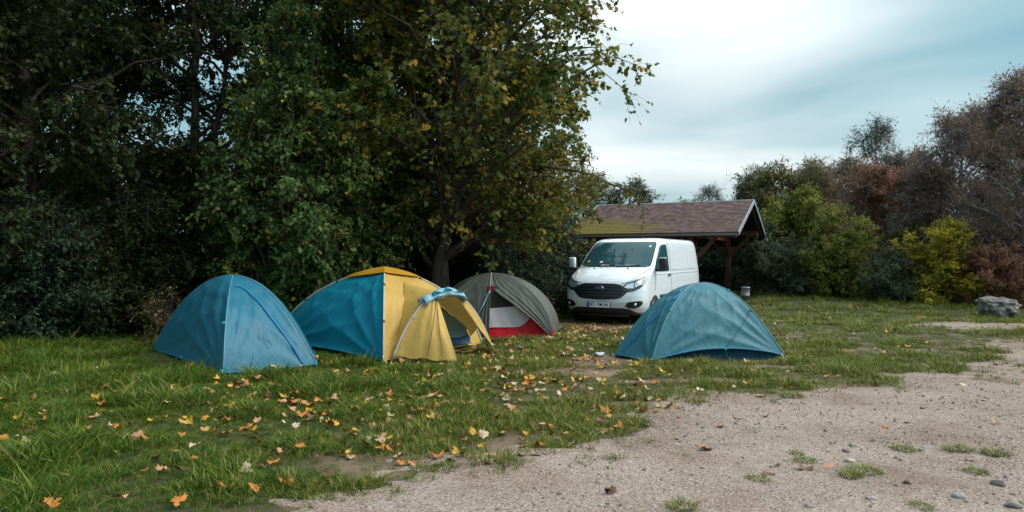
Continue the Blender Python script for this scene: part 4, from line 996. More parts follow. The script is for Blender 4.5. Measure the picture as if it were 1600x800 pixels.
def roof_pt(x, y, o=0): return Vector((x, y, ZR-sl*abs(y)+o))
for (w, sgn) in ((WF, -1), (WR, 1)):
    b = MB(); th = .06
    V = [roof_pt(-LEN, 0), roof_pt(0, 0), roof_pt(0, sgn*w), roof_pt(-LEN, sgn*w)]
    Vl = [v-Vector((0, 0, th)) for v in V]
    b.add(V+Vl, [(0, 1, 2, 3), (7, 6, 5, 4), (0, 4, 5, 1), (1, 5, 6, 2), (2, 6, 7, 3), (3, 7, 4, 0)]); rd = b.build('roof', M_WOOD_D, sh)
    # shingle tabs: every course overlaps the one below
    nx, ny = 34, 22; Vv, F, T = [], [], []
    dx, dy = LEN/nx, w/ny
    rs = np.random.default_rng(3)
    for j in range(ny):
        for i in range(nx+1):
            x0 = -LEN+(i-.5*(j % 2))*dx; x1 = x0+dx*.96; x0, x1 = max(-LEN, x0), min(0, x1)
            if x1-x0 < .02: continue
            y1 = w-j*dy; y0 = max(0.0, y1-dy*1.12); e_ = rs.uniform(0, .006); k = len(Vv)
            lo, hi = .020+e_, .006
            for (xx, yy, oo) in ((x0, y1, lo), (x1, y1, lo), (x1, y0, hi), (x0, y0, hi), (x0, y1, 0.002), (x1, y1, .002)):
                q = roof_pt(xx, sgn*yy, oo); Vv.append(tuple(q))
            F += [(k, k+1, k+2, k+3) if sgn < 0 else (k+3, k+2, k+1, k), (k, k+4, k+5, k+1)]; T += [rs.uniform()]*2
    me_ = np_mesh('shingles', Vv, F, T); s_ = link('shingles', me_, M_SHINGLE, rd); tag(s_, kind='stuff')
    for xx, nm in ((.02, 'verge_trim'), (-LEN-.02, 'verge_trim')):
        MB().bar(roof_pt(xx, sgn*(w+.02), -.03), roof_pt(xx, 0, -.03), .03, .12).build(nm, M_TRIM, rd)
    MB().bar(roof_pt(-LEN, sgn*(w+.03), -.05), roof_pt(0, sgn*(w+.03), -.05), .035, .07).build('gutter_edge', plain('eave_edge', (.16, .13, .12), .6), rd)
    # rafters
    for i in range(8):
        x = -.12-i*(LEN-.24)/7
        MB().bar(roof_pt(x, sgn*(w-.05), -.135), roof_pt(x, sgn*.05, -.135), .08, .14).build('rafter', M_WOOD_D, sh)
MB().tube([roof_pt(-LEN-.03, 0, .005), roof_pt(.03, 0, .005)], .035, 8).build('ridge_cap', M_TRIM, sh)
px_ = (-1.25, -LEN+1.0)
py_ = (-2.75, 2.25)
zb = {y: ZR-sl*abs(y)-.21 for y in py_}
for y in py_:
    MB().box((-LEN/2, y, zb[y]-.09), (LEN-.3, .16, .18)).build('wall_plate', M_WOOD, sh, bevel=.008)
for xi, x in enumerate(px_):
    MB().box((x, -.25, zb[-2.75]-.14), (.15, 5.4, .16)).build('tie_beam', M_WOOD, sh, bevel=.008)
    for y in py_:
        x = px_[xi] + (-.36 if (y < 0 and xi == 0) else 0)
        MB().box((x, y, (zb[y]-.18)/2-.15), (.19, .19, zb[y]-.18+.3)).build('post', M_WOOD, sh, bevel=.01)
        for sx in (-1, 1):
            MB().bar((x+sx*.05, y, zb[y]-1.0), (x+sx*.85, y, zb[y]-.14), .10, .12).build('brace', M_WOOD, sh)
        sy = -1 if y > 0 else 1
        MB().bar((x, y+sy*.05, zb[y]-1.0), (x, y+sy*.85, zb[y]-.16), .10, .12).build('brace', M_WOOD, sh)
    MB().bar((x, 0, zb[2.25]-.05), (x, 0, ZR-.15), .14, .14).build('king_post', M_WOOD_D, sh)

# ------------------------------------------------------------------ white van
def gloss(name, c, rough, coat=0.6, metal=0.0, spec=.5):
    m = plain(name, c, rough, metal, coat, .03, spec); return m
M_VAN = gloss('van_white_paint', (.65, .715, .765), .25, .8)
def road_dirt(m):
    t = m.node_tree; p = t.nodes['Principled BSDF']; src = p.inputs['Base Color'].links[0].from_socket
    co = N(t, 'ShaderNodeTexCoord'); sp = N(t, 'ShaderNodeSeparateXYZ'); L(t, co.outputs['Object'], sp.inputs[0])
    g = N(t, 'ShaderNodeMapRange'); g.inputs[1].default_value = 1.0; g.inputs[2].default_value = .15; L(t, sp.outputs['Z'], g.inputs[0])
    n = N(t, 'ShaderNodeTexNoise'); n.inputs['Scale'].default_value = 6; n.inputs['Detail'].default_value = 8; L(t, co.outputs['Object'], n.inputs['Vector'])
    mx = N(t, 'ShaderNodeMix', data_type='RGBA'); L(t, math_node(t, 'MULTIPLY', math_node(t, 'POWER', g.outputs[0], 3.2), n.outputs['Fac'], True), mx.inputs[0]); L(t, src, mx.inputs[6]); mx.inputs[7].default_value = (.20, .16, .13, 1); L(t, mx.outputs[2], p.inputs['Base Color'])
road_dirt(M_VAN)
M_BLACK = plain('van_black_plastic', (.012, .014, .018), .45)
M_GRILLE = plain('van_grille_black', (.010, .013, .018), .35)
M_GLASS = gloss('van_glass', (.016, .060, .072), .03, 0.0, 0, .7)
M_CHROME = plain('van_chrome', (.6, .62, .65), .15, metal=1.0)
M_LENS = gloss('headlight_lens', (.03, .045, .06), .06, .3, .0, .6)
M_LENS_B = gloss('headlight_reflector', (.62, .66, .70), .12, .5, .7)
M_TYRE = pmat('tyre_rubber', [(.3, (.012, .012, .012)), (.7, (.026, .025, .024))], 20, 4, .85, .2, 80)
M_RIM = plain('wheel_rim', (.33, .34, .35), .35, metal=.8)
M_PLATE = plain('plate_white', (.72, .74, .75), .45, var=.02)
M_BLUEP = plain('plate_blue', (.012, .05, .32), .45)
M_GAP = plain('panel_gap', (.05, .055, .06), .7)
vz = np.array([.24, .30, .40, .52, .66, .80, .90, .97, 1.03, 1.09, 1.15, 1.21, 1.27, 1.32, 1.40, 1.50, 1.62, 1.75, 1.85, 1.91, 1.95, 1.975, 1.99])
vyf = np.array([.17, .09, .03, .0, .01, .04, .08, .13, .21, .33, .47, .62, .77, .86, .97, 1.11, 1.27, 1.45, 1.60, 1.71, 1.83, 1.98, 2.25])
vw = np.array([.90, .94, .97, .985, .99, .99, .985, .983, .98, .975, .97, .965, .958, .95, .94, .928, .912, .893, .872, .845, .805, .74, .62])
vD = np.array([.50, .52, .55, .56, .56, .54, .52, .50, .48, .46, .44, .42, .40, .38, .36, .34, .32, .30, .29, .28, .27, .26, .25])
VLEN, SN = 4.97, 2.7
def VF(x, z):
    x, z = np.asarray(x, float), np.asarray(z, float); w = np.interp(z, vz, vw); q = np.clip(np.abs(x)/w, 0, .9995)
    y = np.interp(z, vz, vyf)+np.interp(z, vz, vD)*(1-(1-q**SN)**(1/SN)); return np.stack(np.broadcast_arrays(x, y, z), -1)
def VS(y, z, side=1):
    y, z = np.asarray(y, float), np.asarray(z, float); w = np.interp(z, vz, vw); yf = np.interp(z, vz, vyf); D = np.interp(z, vz, vD)
    q = np.clip((y-yf)/D, 0, 1); x = w*(1-(1-q)**SN)**(1/SN); return np.stack(np.broadcast_arrays(side*x, y, z), -1)
VAN_S = 1.02
van = empty('delivery_van', (2.0, 15.75, 0), -R(30), label='white panel van parked in front of the shelter', cat='van')
van.scale = (VAN_S, VAN_S, 1.035)
# body: horizontal slices lofted upwards
zz_ = np.unique(np.concatenate([np.linspace(.24, 1.99, 46), vz])); rings = []
for z in zz_:
    w, yf, D = np.interp(z, vz, vw), np.interp(z, vz, vyf), np.interp(z, vz, vD)
    th = np.linspace(0, np.pi/2, 22); cx_ = w*np.sin(th)**(2/SN); cy_ = yf+D*(1-np.cos(th)**(2/SN))
    yr = VLEN-.02-.10*max(0, (z-1.2)/.8)**1.6-.03*max(0, (.5-z)/.3); rc = .10
    half = list(zip(cx_, cy_)); half += [(w, y) for y in np.linspace(yf+D, yr-rc, 10)[1:]]; half += [(w-rc+rc*math.cos(a), yr-rc+rc*math.sin(a)) for a in np.linspace(0, np.pi/2, 6)[1:]]
    ring = half+[(-x, y) for x, y in half[::-1][0:-1]]; rings.append([(x, y, z) for x, y in ring])
nR = len(rings[0]); b = MB()
for r_ in rings: b.V += r_
for i in range(len(rings)-1):
    for k in range(nR):
        k2 = (k+1) % nR; b.F.append((i*nR+k, i*nR+k2, (i+1)*nR+k2, (i+1)*nR+k))
# roof crown and underside
top_r = rings[-1]; c_ = np.mean(np.array(top_r), 0); base_i = (len(rings)-1)*nR
for s_, dz in ((.6, .012), (.2, .018)):
    k0 = len(b.V); b.V += [(c_[0]+(x-c_[0])*s_, c_[1]+(y-c_[1])*s_, z+dz) for x, y, z in top_r]
    for k in range(nR): k2 = (k+1) % nR; b.F.append((base_i+k, base_i+k2, k0+k2, k0+k))
    base_i = k0
b.F.append(tuple(base_i+k for k in range(nR))); b.F.append(tuple(range(nR))[::-1])
body = b.build('body', M_VAN, van, True)
def vpatch(name, mat, cols, mapper, off=.006, nb=10, parent=van, na=None, swap=False):
    """cols: (a, lo, hi) columns; skin over the body with a turned-in rim"""
    cols = np.array(cols, float); na = na or max(16, 3*len(cols)); q = np.linspace(cols[0, 0], cols[-1, 0], na)
    lo, hi = np.interp(q, cols[:, 0], cols[:, 1]), np.interp(q, cols[:, 0], cols[:, 2]); v = np.linspace(0, 1, nb)
    Aa = np.repeat(q[None], nb, 0); Bb = lo[None]+(hi-lo)[None]*v[:, None]
    if swap: Aa, Bb = Bb, Aa
    e_ = 1e-3; P = mapper(Aa, Bb); n = norm(np.cross(mapper(Aa+e_, Bb)-mapper(Aa-e_, Bb), mapper(Aa, Bb+e_)-mapper(Aa, Bb-e_)))
    c = np.array([0, 2.4, 1.0]); n = np.where(((P-c)*n).sum(-1, keepdims=True) < 0, -n, n)
    O = P+n*off; I_ = P-n*.01
    Vv = list(O.reshape(-1, 3)); i = np.arange(na-1)[None, :]+na*np.arange(nb-1)[:, None]; F = [tuple(f) for f in np.stack([i, i+1, i+1+na, i+na], -1).reshape(-1, 4)]
    ring = [(0, k) for k in range(na)]+[(k, na-1) for k in range(1, nb)]+[(nb-1, k) for k in range(na-2, -1, -1)]+[(k, 0) for k in range(nb-2, 0, -1)]
    k0 = len(Vv); Vv += [I_[r0, c0_] for r0, c0_ in ring]
    for j in range(len(ring)):
        j2 = (j+1) % len(ring); F.append((ring[j][0]*na+ring[j][1], ring[j2][0]*na+ring[j2][1], k0+j2, k0+j))
    o = link(name, py_mesh(name, Vv, F), mat, parent, True); m = o.modifiers.new('es', 'EDGE_SPLIT'); m.split_angle = R(40)
    return o
def sym(c): return [(-a, l, h) for a, l, h in c[::-1] if a > 0]+list(c)
# windscreen
ws = vpatch('windscreen', M_GLASS, [(1.305, -.80, .80), (1.325, -.845, .845), (1.36, -.86, .86), (1.5, -.842, .842), (1.7, -.808, .808), (1.81, -.782, .782), (1.85, -.765, .765), (1.872, -.72, .72)], VF, .004, 26, swap=True, na=24)
vpatch('windscreen_seal', M_BLACK, [(1.288, -.82, .82), (1.32, -.875, .875), (1.5, -.86, .86), (1.7, -.825, .825), (1.85, -.79, .79), (1.885, -.74, .74)], VF, .002, 26, ws, swap=True, na=24)
vpatch('sticker', plain('sticker_pale', (.55, .56, .45), .5), [(.66, 1.755, 1.80), (.71, 1.75, 1.80)], VF, .006, 5, ws)
vpatch('sticker', plain('sticker_yellow', (.55, .36, .03), .5), [(-.74, 1.40, 1.43), (-.70, 1.385, 1.445), (-.66, 1.40, 1.43)], VF, .006, 5, ws)
vpatch('sticker', plain('sticker_white', (.6, .62, .62), .5), [(-.38, 1.39, 1.41), (-.34, 1.385, 1.425), (-.30, 1.39, 1.41)], VF, .006, 5, ws)
vpatch('paper', M_PLATE, [(-.30, 1.318, 1.335), (-.02, 1.318, 1.335)], VF, .006, 4, ws)
vpatch('paper', plain('paper_grey', (.35, .40, .42), .6), [(.30, 1.325, 1.338), (.56, 1.325, 1.335)], VF, .006, 4, ws)
for x0, x1 in ((-.62, .05), (.1, .66)):
    P = VF(np.linspace(x0, x1, 10), np.linspace(1.30, 1.335, 10)); P[:, 1] -= .02; MB().tube(P, .010, 6).build('wiper', M_BLACK, ws)
# bonnet shut lines and washer jets
for s in (-1, 1):
    pts = [VF(s*x, z)+V3((0, -.003, .003)) for x, z in ((.90, 1.27), (.84, 1.17), (.74, 1.05), (.62, .96), (.50, .935))]
    MB().tube(pts, .006, 5).build('bonnet_gap', M_GAP, body)
    p = VF(s*.42, 1.255); MB().box(p+V3((0, -.005, .008)), (.035, .03, .018)).build('washer_jet', M_BLACK, body)
# grille with slats
gr = vpatch('grille', M_GRILLE, sym([(0, .575, .925), (.36, .59, .925), (.50, .62, .90), (.60, .70, .845), (.645, .765, .80)]), VF, .012, 12, na=40)
for z, hw in ((.645, .50), (.715, .56), (.785, .60), (.855, .54)):
    P = VF(np.linspace(-hw, hw, 24), np.full(24, z)); P[:, 1] -= .022; MB().tube(P, .015, 6).build('grille_slat', plain('slat_gloss', (.014, .017, .022), .3), gr, True)
P = VF(np.linspace(-.62, .62, 30), np.interp(np.abs(np.linspace(-.62, .62, 30)), [0, .36, .5, .62], [.93, .93, .905, .84])); P[:, 1] -= .012; MB().tube(P, .007, 6).build('grille_rim', M_CHROME, gr, True)
bz = .83; by = float(VF(0., bz)[1])-.040
bd = MB().lathe([(0.001, 0), (.068, 0), (.068, -.012), (0.001, -.016)], 28, 'Y').build('badge', M_CHROME, gr, True); bd.location = (0, by, bz); bd.scale = (1.75, 1, .88)
inner_b = MB().lathe([(0.001, 0), (.060, 0), (.060, -.006), (0.001, -.008)], 28, 'Y').build('badge_field', plain('badge_blue', (.010, .035, .12), .3), gr, True); inner_b.location = (0, by-.014, bz); inner_b.scale = (1.80, 1, .86)
def text_mesh(name, s, size, mat, parent, loc, shear=0.0, sx=1.0, extrude=.001, bold=0.0):
    cu = bpy.data.curves.new(name, 'FONT'); cu.body = s; cu.size = size; cu.align_x = 'CENTER'; cu.align_y = 'CENTER'; cu.extrude = extrude; cu.shear = shear; cu.offset = bold
    tmp = bpy.data.objects.new(name+'_tmp', cu); COL.objects.link(tmp); dg = bpy.context.evaluated_depsgraph_get()
    me = bpy.data.meshes.new_from_object(tmp.evaluated_get(dg)); bpy.data.objects.remove(tmp); me.materials.clear()
    o = link(name, me, mat, parent); o.location = loc; o.rotation_euler = (R(90), 0, 0); o.scale = (sx, 1, 1); return o
text_mesh('badge_lettering', 'Ford', .080, M_CHROME, gr, (0, by-.026, bz), .35, 1.15)
# lamps
for s in (-1, 1):
    cols = [(.50, .815, .835), (.56, .785, .90), (.66, .765, .965), (.78, .785, 1.02), (.88, .84, 1.06), (.93, .90, 1.085), (.965, 1.0, 1.10)]
    c1 = cols if s > 0 else [(-a, l, h) for a, l, h in cols[::-1]]
    hl = vpatch('headlight', M_LENS, c1, VF, .008, 10, na=26)
    ring = [VF(s*a, l)+V3((0, -.010, -.002)) for a, l, h in cols]+[VF(s*a, h)+V3((0, -.010, .002)) for a, l, h in cols[::-1]]; ring.append(ring[0])
    MB().tube(ring, .007, 5, False).build('lamp_rim', M_BLACK, hl, True)
    for (a0, a1, l0, h0, l1, h1) in ((.60, .76, .83, .90, .835, .955), (.78, .88, .85, .965, .90, .99)):
        cc = [(a0, l0, h0), (a1, l1, h1)]; cc = cc if s > 0 else [(-a, l, h) for a, l, h in cc[::-1]]
        vpatch('reflector', M_LENS_B, cc, VF, .012, 6, hl, na=8)
    P = [VF(s*a, h-.018)+V3((0, -.014, 0)) for a, l, h in cols[1:6]]; MB().tube(P, .006, 5).build('light_strip', M_LENS_B, hl, True)
    fc = [(.60, .44, .455), (.66, .40, .53), (.78, .395, .55), (.88, .43, .56), (.93, .50, .55)]; fc = fc if s > 0 else [(-a, l, h) for a, l, h in fc[::-1]]
    fg = vpatch('fog_lamp_housing', M_BLACK, fc, VF, .008, 8, na=16)
    p = VF(s*.80, .475); MB().lathe([(0.001, -.02), (.03, -.018), (.038, 0)], 16, 'Y', p+V3((0, -.008, 0))).build('fog_lamp', M_LENS_B, fg, True)
# lower bumper
lb = vpatch('lower_bumper', M_BLACK, sym([(0, .245, .395), (.55, .245, .395), (.68, .25, .37), (.80, .255, .30), (.86, .262, .268)]), VF, .010, 8, na=40)
MB().tube([VF(x, .25)+V3((0, .05, -.03)) for x in np.linspace(-.62, .62, 20)], .04, 8).build('skid_lip', M_BLACK, lb, True)
# number plate
py0 = float(VF(0., .46)[1])-.03
pl = MB().box((0, py0, .465), (.54, .016, .125)).build('number_plate', M_PLATE, van, bevel=.003)
MB().box((0, py0+.004, .465), (.56, .016, .145)).build('plate_frame', M_BLACK, pl, bevel=.003)
MB().box((-.247, py0-.0095, .465), (.044, .004, .118)).build('plate_band', M_BLUEP, pl)
M_INK = plain('plate_ink', (.015, .015, .018), .6)
text_mesh('plate_lettering', 'BT', .108, M_INK, pl, (-.148, py0-.0105, .465), 0, .95, bold=.002)
text_mesh('plate_lettering', 'TM 34', .108, M_INK, pl, (.095, py0-.0105, .465), 0, .92, bold=.002)
sg = MB().lathe([(0.001, -.003), (.017, -.003), (.017, 0)], 16, 'Y').build('plate_seal', plain('seal_grey', (.30, .34, .40), .5), pl); sg.location = (-.062, py0-.009, .458)
# sides
for s in (-1, 1):
    mp_ = lambda y, z, s=s: VS(y, z, s)
    sw = vpatch('side_window', M_GLASS, [(1.07, 1.20, 1.245), (1.20, 1.19, 1.38), (1.40, 1.185, 1.57), (1.60, 1.18, 1.74), (1.74, 1.18, 1.80), (1.90, 1.18, 1.82), (2.12, 1.185, 1.82), (2.16, 1.22, 1.80)], mp_, .004, 12, na=30)
    P = mp_(np.array([1.42, 1.42, 1.42]), np.array([1.19, 1.37, 1.56])); P[:, 0] += s*.006; MB().tube(P, .012, 6).build('quarter_bar', M_BLACK, sw)
    # door shut lines
    for ys_, zs_ in (((2.26, 2.28, 2.28, 2.24), (.36, .8, 1.3, 1.86)), ((1.0, 1.02, 1.06), (.75, .95, 1.16))):
        yy = np.interp(np.linspace(0, 1, 14), np.linspace(0, 1, len(ys_)), ys_); z2 = np.interp(np.linspace(0, 1, 14), np.linspace(0, 1, len(zs_)), zs_)
        P = mp_(yy, z2); P[:, 0] += s*.001; MB().tube(P, .005, 5).build('door_gap', M_GAP, body)
    vpatch('side_panel', M_VAN, [(2.36, 1.235, 1.77), (2.40, 1.21, 1.80), (3.1, 1.21, 1.80), (4.55, 1.22, 1.78), (4.62, 1.25, 1.74)], mp_, .010, 10, body, na=30)
    P = mp_(np.linspace(1.0, 4.75, 30), np.full(30, 1.13)); MB().tube(P, .012, 6).build('side_crease', M_VAN, body, True)
    hd = MB().box((s*(.975+.02), 2.10, 1.09), (.03, .17, .035)).build('door_handle', M_BLACK, van, bevel=.008)
    P = mp_(np.linspace(1.35, 3.55, 20), np.full(20, .62)); P[:, 0] += s*.008; MB().tube(P, .035, 8).build('rub_strip', M_BLACK, body, True)
    # mirror
    mr_ = empty('door_mirror', (0, 0, 0)); mr_.parent = van
    MB().tube([(s*.94, 1.18, 1.23), (s*1.03, 1.10, 1.23), (s*1.12, 1.06, 1.24)], [.04, .035, .03], 8).build('mirror_arm', M_BLACK, mr_, True)
    hs = MB().box((s*1.15, 1.08, 1.38), (.17, .12, .27)).build('mirror_case', M_VAN if s < 0 else M_BLACK, mr_, True, bevel=.035)
    MB().box((s*1.15, 1.07, 1.255), (.15, .10, .05)).build('mirror_foot', M_BLACK, mr_, bevel=.012)
    if s > 0: MB().box((s*1.15, 1.075, 1.497), (.15, .10, .035)).build('mirror_cap', M_VAN, mr_, bevel=.012)
    MB().box((s*1.15, 1.144, 1.38), (.13, .006, .22)).build('mirror_glass', M_CHROME, mr_)
    # wheels
    for y in (.99, 3.92):
        ar = MB(); prof = [(0.001, 0), (.33, 0), (.36, 0.0), (.36, -.03), (.34, -.05)]
        ar.lathe([(r_, s*(.986+z)) for r_, z in prof], 32, 'X', (0, y, .36)); Vc = [(x, yy, max(.22, z)) for x, yy, z in ar.V]; ar.V = Vc
        ar.build('wheel_arch', M_BLACK, body)
        wl = empty('wheel', (0, 0, 0)); wl.parent = van
        MB().lathe([(.215, s*.99), (.24, s*1.0), (.31, s*1.0), (.335, s*.98), (.335, s*.80), (.31, s*.77), (.2, s*.77)], 32, 'X', (0, y, .335)).build('tyre', M_TYRE, wl, True)
        rim = MB().lathe([(0.001, s*.985), (.05, s*.985), (.06, s*.975), (.19, s*.97), (.215, s*.995), (.218, s*.98)], 24, 'X', (0, y, .335)); rim.build('rim', M_RIM, wl, True)
        for k in range(5):
            a = 2*math.pi*k/5; MB().lathe([(0.001, s*.9765), (.022, s*.9765)], 10, 'X', (0, y+.12*math.cos(a), .335+.12*math.sin(a))).build('rim_slot', M_BLACK, wl)
MB().tube([(.3, 2.1, 1.985), (.3, 2.13, 2.04)], [.02, .006], 8).build('antenna', M_BLACK, van)
MB().tube([(-.55, 2.0, 1.965), (-.55, 2.01, 1.99)], [.03, .018], 8).build('roof_sensor', M_BLACK, van)

# ------------------------------------------------------------------ bin, boulder, stones
M_ZINC = pmat('bin_galvanised', [(.3, (.20, .235, .25)), (.7, (.36, .40, .42))], 5, 6, .5, .1, 40, metal=.5)
bx_, by_ = at_d(1165, 22.4), 22.4
bn = empty('litter_bin', (bx_, by_, float(ground_z(bx_, by_))), label='small grey metal litter bin beside the shelter post', cat='bin')
MB().lathe([(.001, .03), (.125, .03), (.13, .05), (.132, .25), (.138, .255), (.138, .27), (.134, .275), (.138, .50), (.15, .505), (.15, .53), (.135, .53), (.132, .1), (.001, .1)], 28).build('drum', M_ZINC, bn, True)
MB().lathe([(.001, .545), (.10, .54), (.146, .532)], 28).build('lid', M_ZINC, bn, True)
MB().tube([(0, .17, -.1), (0, .17, .45)], .022, 8).build('stake', M_POLE_D, bn)
M_ROCK = pmat('boulder_stone', [(.3, (.034, .032, .030)), (.46, (.085, .08, .075)), (.56, (.18, .17, .16)), (.72, (.36, .34, .31))], 3.4, 10, .88, 1.0, 7, dist=1.6, bdist=.06)
def rock(name, size, seed, sub, mat, rough=.35):
    bm = bmesh.new(); bmesh.ops.create_icosphere(bm, subdivisions=sub, radius=1)
    pl_ = []
    r_ = random.Random(seed)
    for i in range(11):
        n = Vector((r_.gauss(0, 1), r_.gauss(0, 1), r_.gauss(0, .8))).normalized(); pl_.append((n, r_.uniform(.62, .9)))
    for v in bm.verts:
        p = v.co.copy()
        for n, dd in pl_:
            e_ = p.dot(n)-dd
            if e_ > 0: p -= n*e_*.9
        p *= 1+rough*.22*mnoise.fractal(p*2.2+Vector((seed, 0, 0)), .8, 2.0, 5)
        v.co = Vector((p.x*size[0], p.y*size[1], p.z*size[2]))
    me = bpy.data.meshes.new(name); bm.to_mesh(me); bm.free(); return link(name, me, mat, smooth=True)
bx_, by_ = at_d(1561, 17.9), 17.9
o = rock('boulder', (.64, .44, .38), 5, 5, M_ROCK, .9); o.location = (bx_, by_, float(ground_z(bx_, by_))+.20); o.rotation_euler = (0.05, .10, .4)
tag(o, 'big grey limestone boulder at the edge of the gravel', 'rock')
M_STONE = [pmat('stone_%d' % i, [(.3, tuple(q*.7 for q in c)), (.7, c)], 14, 6, .95, .5, 60, spec=.1) for i, c in enumerate([(.30, .26, .225), (.19, .16, .14), (.42, .38, .34)])]
STONES = [(1075, 592+400-0, 0)] and [
 (1335, 695, .05, 'flat pale stone with a chipped edge in the broken gravel'), (1322, 703, .035, 'rounded grey stone beside the flat pale stones'), (1328, 718, .045, 'pale angular stone below the other pale stones'),
 (1380, 735, .03, 'small grey stone by a clump in the gravel'), (1420, 752, .045, 'flat grey stone half sunk in the track'), (1362, 779, .04, 'dark flat stone near the lower edge'),
 (1265, 791, .035, 'dark grey stone low in the foreground'), (1560, 756, .06, 'flat layered grey slab at the right'), (1500, 775, .05, 'grey slab below the layered slab'), (1585, 790, .06, 'wide flat slab in the bottom right corner'),
 (1366, 687, .028, 'small dark stone beyond the pale stones'), (1180, 667, .02, 'small white pebble midway along the track'), (1440, 703, .03, 'reddish stone beside the right hand grass clumps'),
 (1290, 672, .024, 'light pebble on the smooth gravel'), (1110, 707, .02, 'lone light pebble in the smooth gravel'), (788, 776, .022, 'small grey pebble near the lower grass edge')]
for i, (px, py, s, lab) in enumerate(STONES):
    x, y = ground_px(px, py); o = rock('loose_stone', (s, s*.8, s*.55), 20+i, 2, M_STONE[i % 3], .9); o.location = (x, y, float(path_z(x, y))+s*.12); o.rotation_euler = (random.uniform(-.15, .15), random.uniform(-.15, .15), random.uniform(0, 6))
    tag(o, lab, 'stone', 'loose stones on the track'); o.data.polygons.foreach_set('use_smooth', [False]*len(o.data.polygons))

# ------------------------------------------------------------------ grass clumps growing out of the gravel
TUFTS = [(1412, 700, 1.1, 'grass clump in the gravel left of the right hand pair'), (1556, 710, 1.0, 'dark grass clump by the right edge of the track'), (1498, 702, 1.0, 'grass clump between the two at the right of the track'), (1258, 717, .9, 'grass clump in the middle of the rough gravel'),
 (1350, 733, 1.2, 'spreading grass clump in the rough gravel'), (1330, 742, 1.0, 'short grass clump just below the spreading one'), (1067, 790, 1.0, 'grass clump at the very bottom of the track'), (1186, 747, .7, 'small weedy clump on the smooth gravel'), (1235, 620, 1.5, 'isolated grass clump before the grey teal tent'),
 (1320, 598, 1.2, 'round grass clump right of the grey teal tent'), (1110, 592, 1.1, 'thin grass clump on the soil before the tent'), (1280, 590, 1.4, 'thick grass clump on the verge near the tent corner'), (1440, 790, .7, 'tiny clump at the lower right of the track'), (1245, 705, .6, 'small clump left above the rough gravel'),
 (1525, 735, .8, 'low clump below the right hand clumps'), (440, 775, 1.3, 'pale clump on the lower left verge')]
tuft_mesh = [blade_clump('tuft_src_%d' % i, 240, .10, .075, 1.1, M_GRASS_SHORT, 300+i, .006).data for i in range(4)]
for i, (px, py, s, lab) in enumerate(TUFTS):
    x, y = ground_px(px, py); o = link('grass_clump', tuft_mesh[i % 4]); o.location = (x, y, float(path_z(x, y))); o.rotation_euler = (0, 0, i*1.7); o.scale = (s*.95*(.8+.5*((i*7) % 5)/4), s*.9, s*(.55+.35*((i*3) % 4)/3))
    tag(o, lab, 'grass', 'grass clumps in the gravel')

# ------------------------------------------------------------------ fallen leaves
LEAFC = {'yellow': (.46, .26, .02), 'orange': (.42, .155, .022), 'tan': (.40, .21, .10), 'pale': (.46, .35, .22), 'brown': (.11, .045, .022)}
M_LF = {k: pmat('fallen_leaf_'+k, [(.25, tuple(q*.62 for q in c)), (.5, c), (.75, tuple(min(1, q*1.2) for q in c))], 22, 5, .6, .3, 60) for k, c in LEAFC.items()}
_ol = [(0, .035), (.015, .20), (-.10, .34), (.04, .34), (.06, .50), (.22, .40), (.36, .50), (.42, .38), (.56, .40), (.54, .22), (.62, .12), (.74, .20), (.80, .10), (1.0, 0)]
def fallen_mesh(k, seed):
    r_ = random.Random(seed); cu, cv, tw = r_.uniform(-.5, 1.6), r_.uniform(-.4, 1.5), r_.uniform(-.8, .8)
    pts = _ol+[(x, -y) for x, y in _ol[-2::-1]]; V = [(.42, 0)]+pts
    V3_ = []
    for (x, y) in V:
        X = x-.45; z = cu*X*X*.8+cv*y*y*1.1+tw*X*y+.05*math.sin(9*x+seed)+.03*math.cos(11*y+seed); V3_.append((X, y, z))
    n = len(pts); F = [(0, 1+i, 1+(i+1) % n) for i in range(n)]
    b = MB().add(V3_, F); k0 = len(b.V)
    b.add([(-.45, .012, V3_[1][2]), (-.45, -.012, V3_[1][2]), (-.80, -.008, V3_[1][2]+.10), (-.80, .008, V3_[1][2]+.10)], [(0, 1, 2, 3)])
    me = py_mesh('fallen_leaf_'+k, b.V, b.F); me.materials.append(M_LF[k]); me.polygons.foreach_set('use_smooth', [True]*len(me.polygons)); return me
FM = {k: [fallen_mesh(k, 40*i+j) for j in range(7)] for i, k in enumerate(LEAFC)}
PLACES = [  # landmarks used to say where a leaf lies
 ('right before the steel blue tent', -4.0, 8.7), ('some way before the steel blue tent', -3.9, 7.5), ('left of the steel blue tent', -6.4, 9.2), ('between the steel blue and ochre tents', -2.4, 9.5), ('right before the ochre door flap', -1.2, 9.5), ('some way before the teal and ochre tent', -1.7, 8.3),
 ('beside the open vestibule', -.2, 10.6), ('before the red floor of the grey tent', .2, 12.5), ('right of the grey tent', 1.3, 13.4), ('under the bumper of the white van', 2.0, 15.6), ('between the white van and the grey tent', 1.0, 15.2), ('between the grey tent and the grey teal tent', 1.2, 11.8),
 ('left of the grey teal tent', 1.0, 10.2), ('right before the grey teal tent', 2.8, 9.6), ('on the verge below the grey teal tent', 2.2, 8.4), ('right of the grey teal tent', 5.2, 11.0), ('on the lower left verge near the gravel', -1.8, 5.2), ('at the bottom of the picture', -2.4, 4.4), ('in the long grass at the left edge', -5.2, 7.0), ('in the lower left grass', -3.4, 5.8),
 ('on the meadow beyond the grey teal tent', 5.8, 14.0), ('on the meadow towards the boulder', 9.0, 14.5), ('on the gravel track', 3.2, 6.6), ('in the middle of the turf', -.2, 7.9), ('where the turf meets the gravel', .0, 6.5), ('on the worn soil in the middle', .8, 9.0)]
def place_words(x, y): return min(PLACES, key=lambda p: math.hypot(p[1]-x, p[2]-y))[0]
from collections import Counter, defaultdict
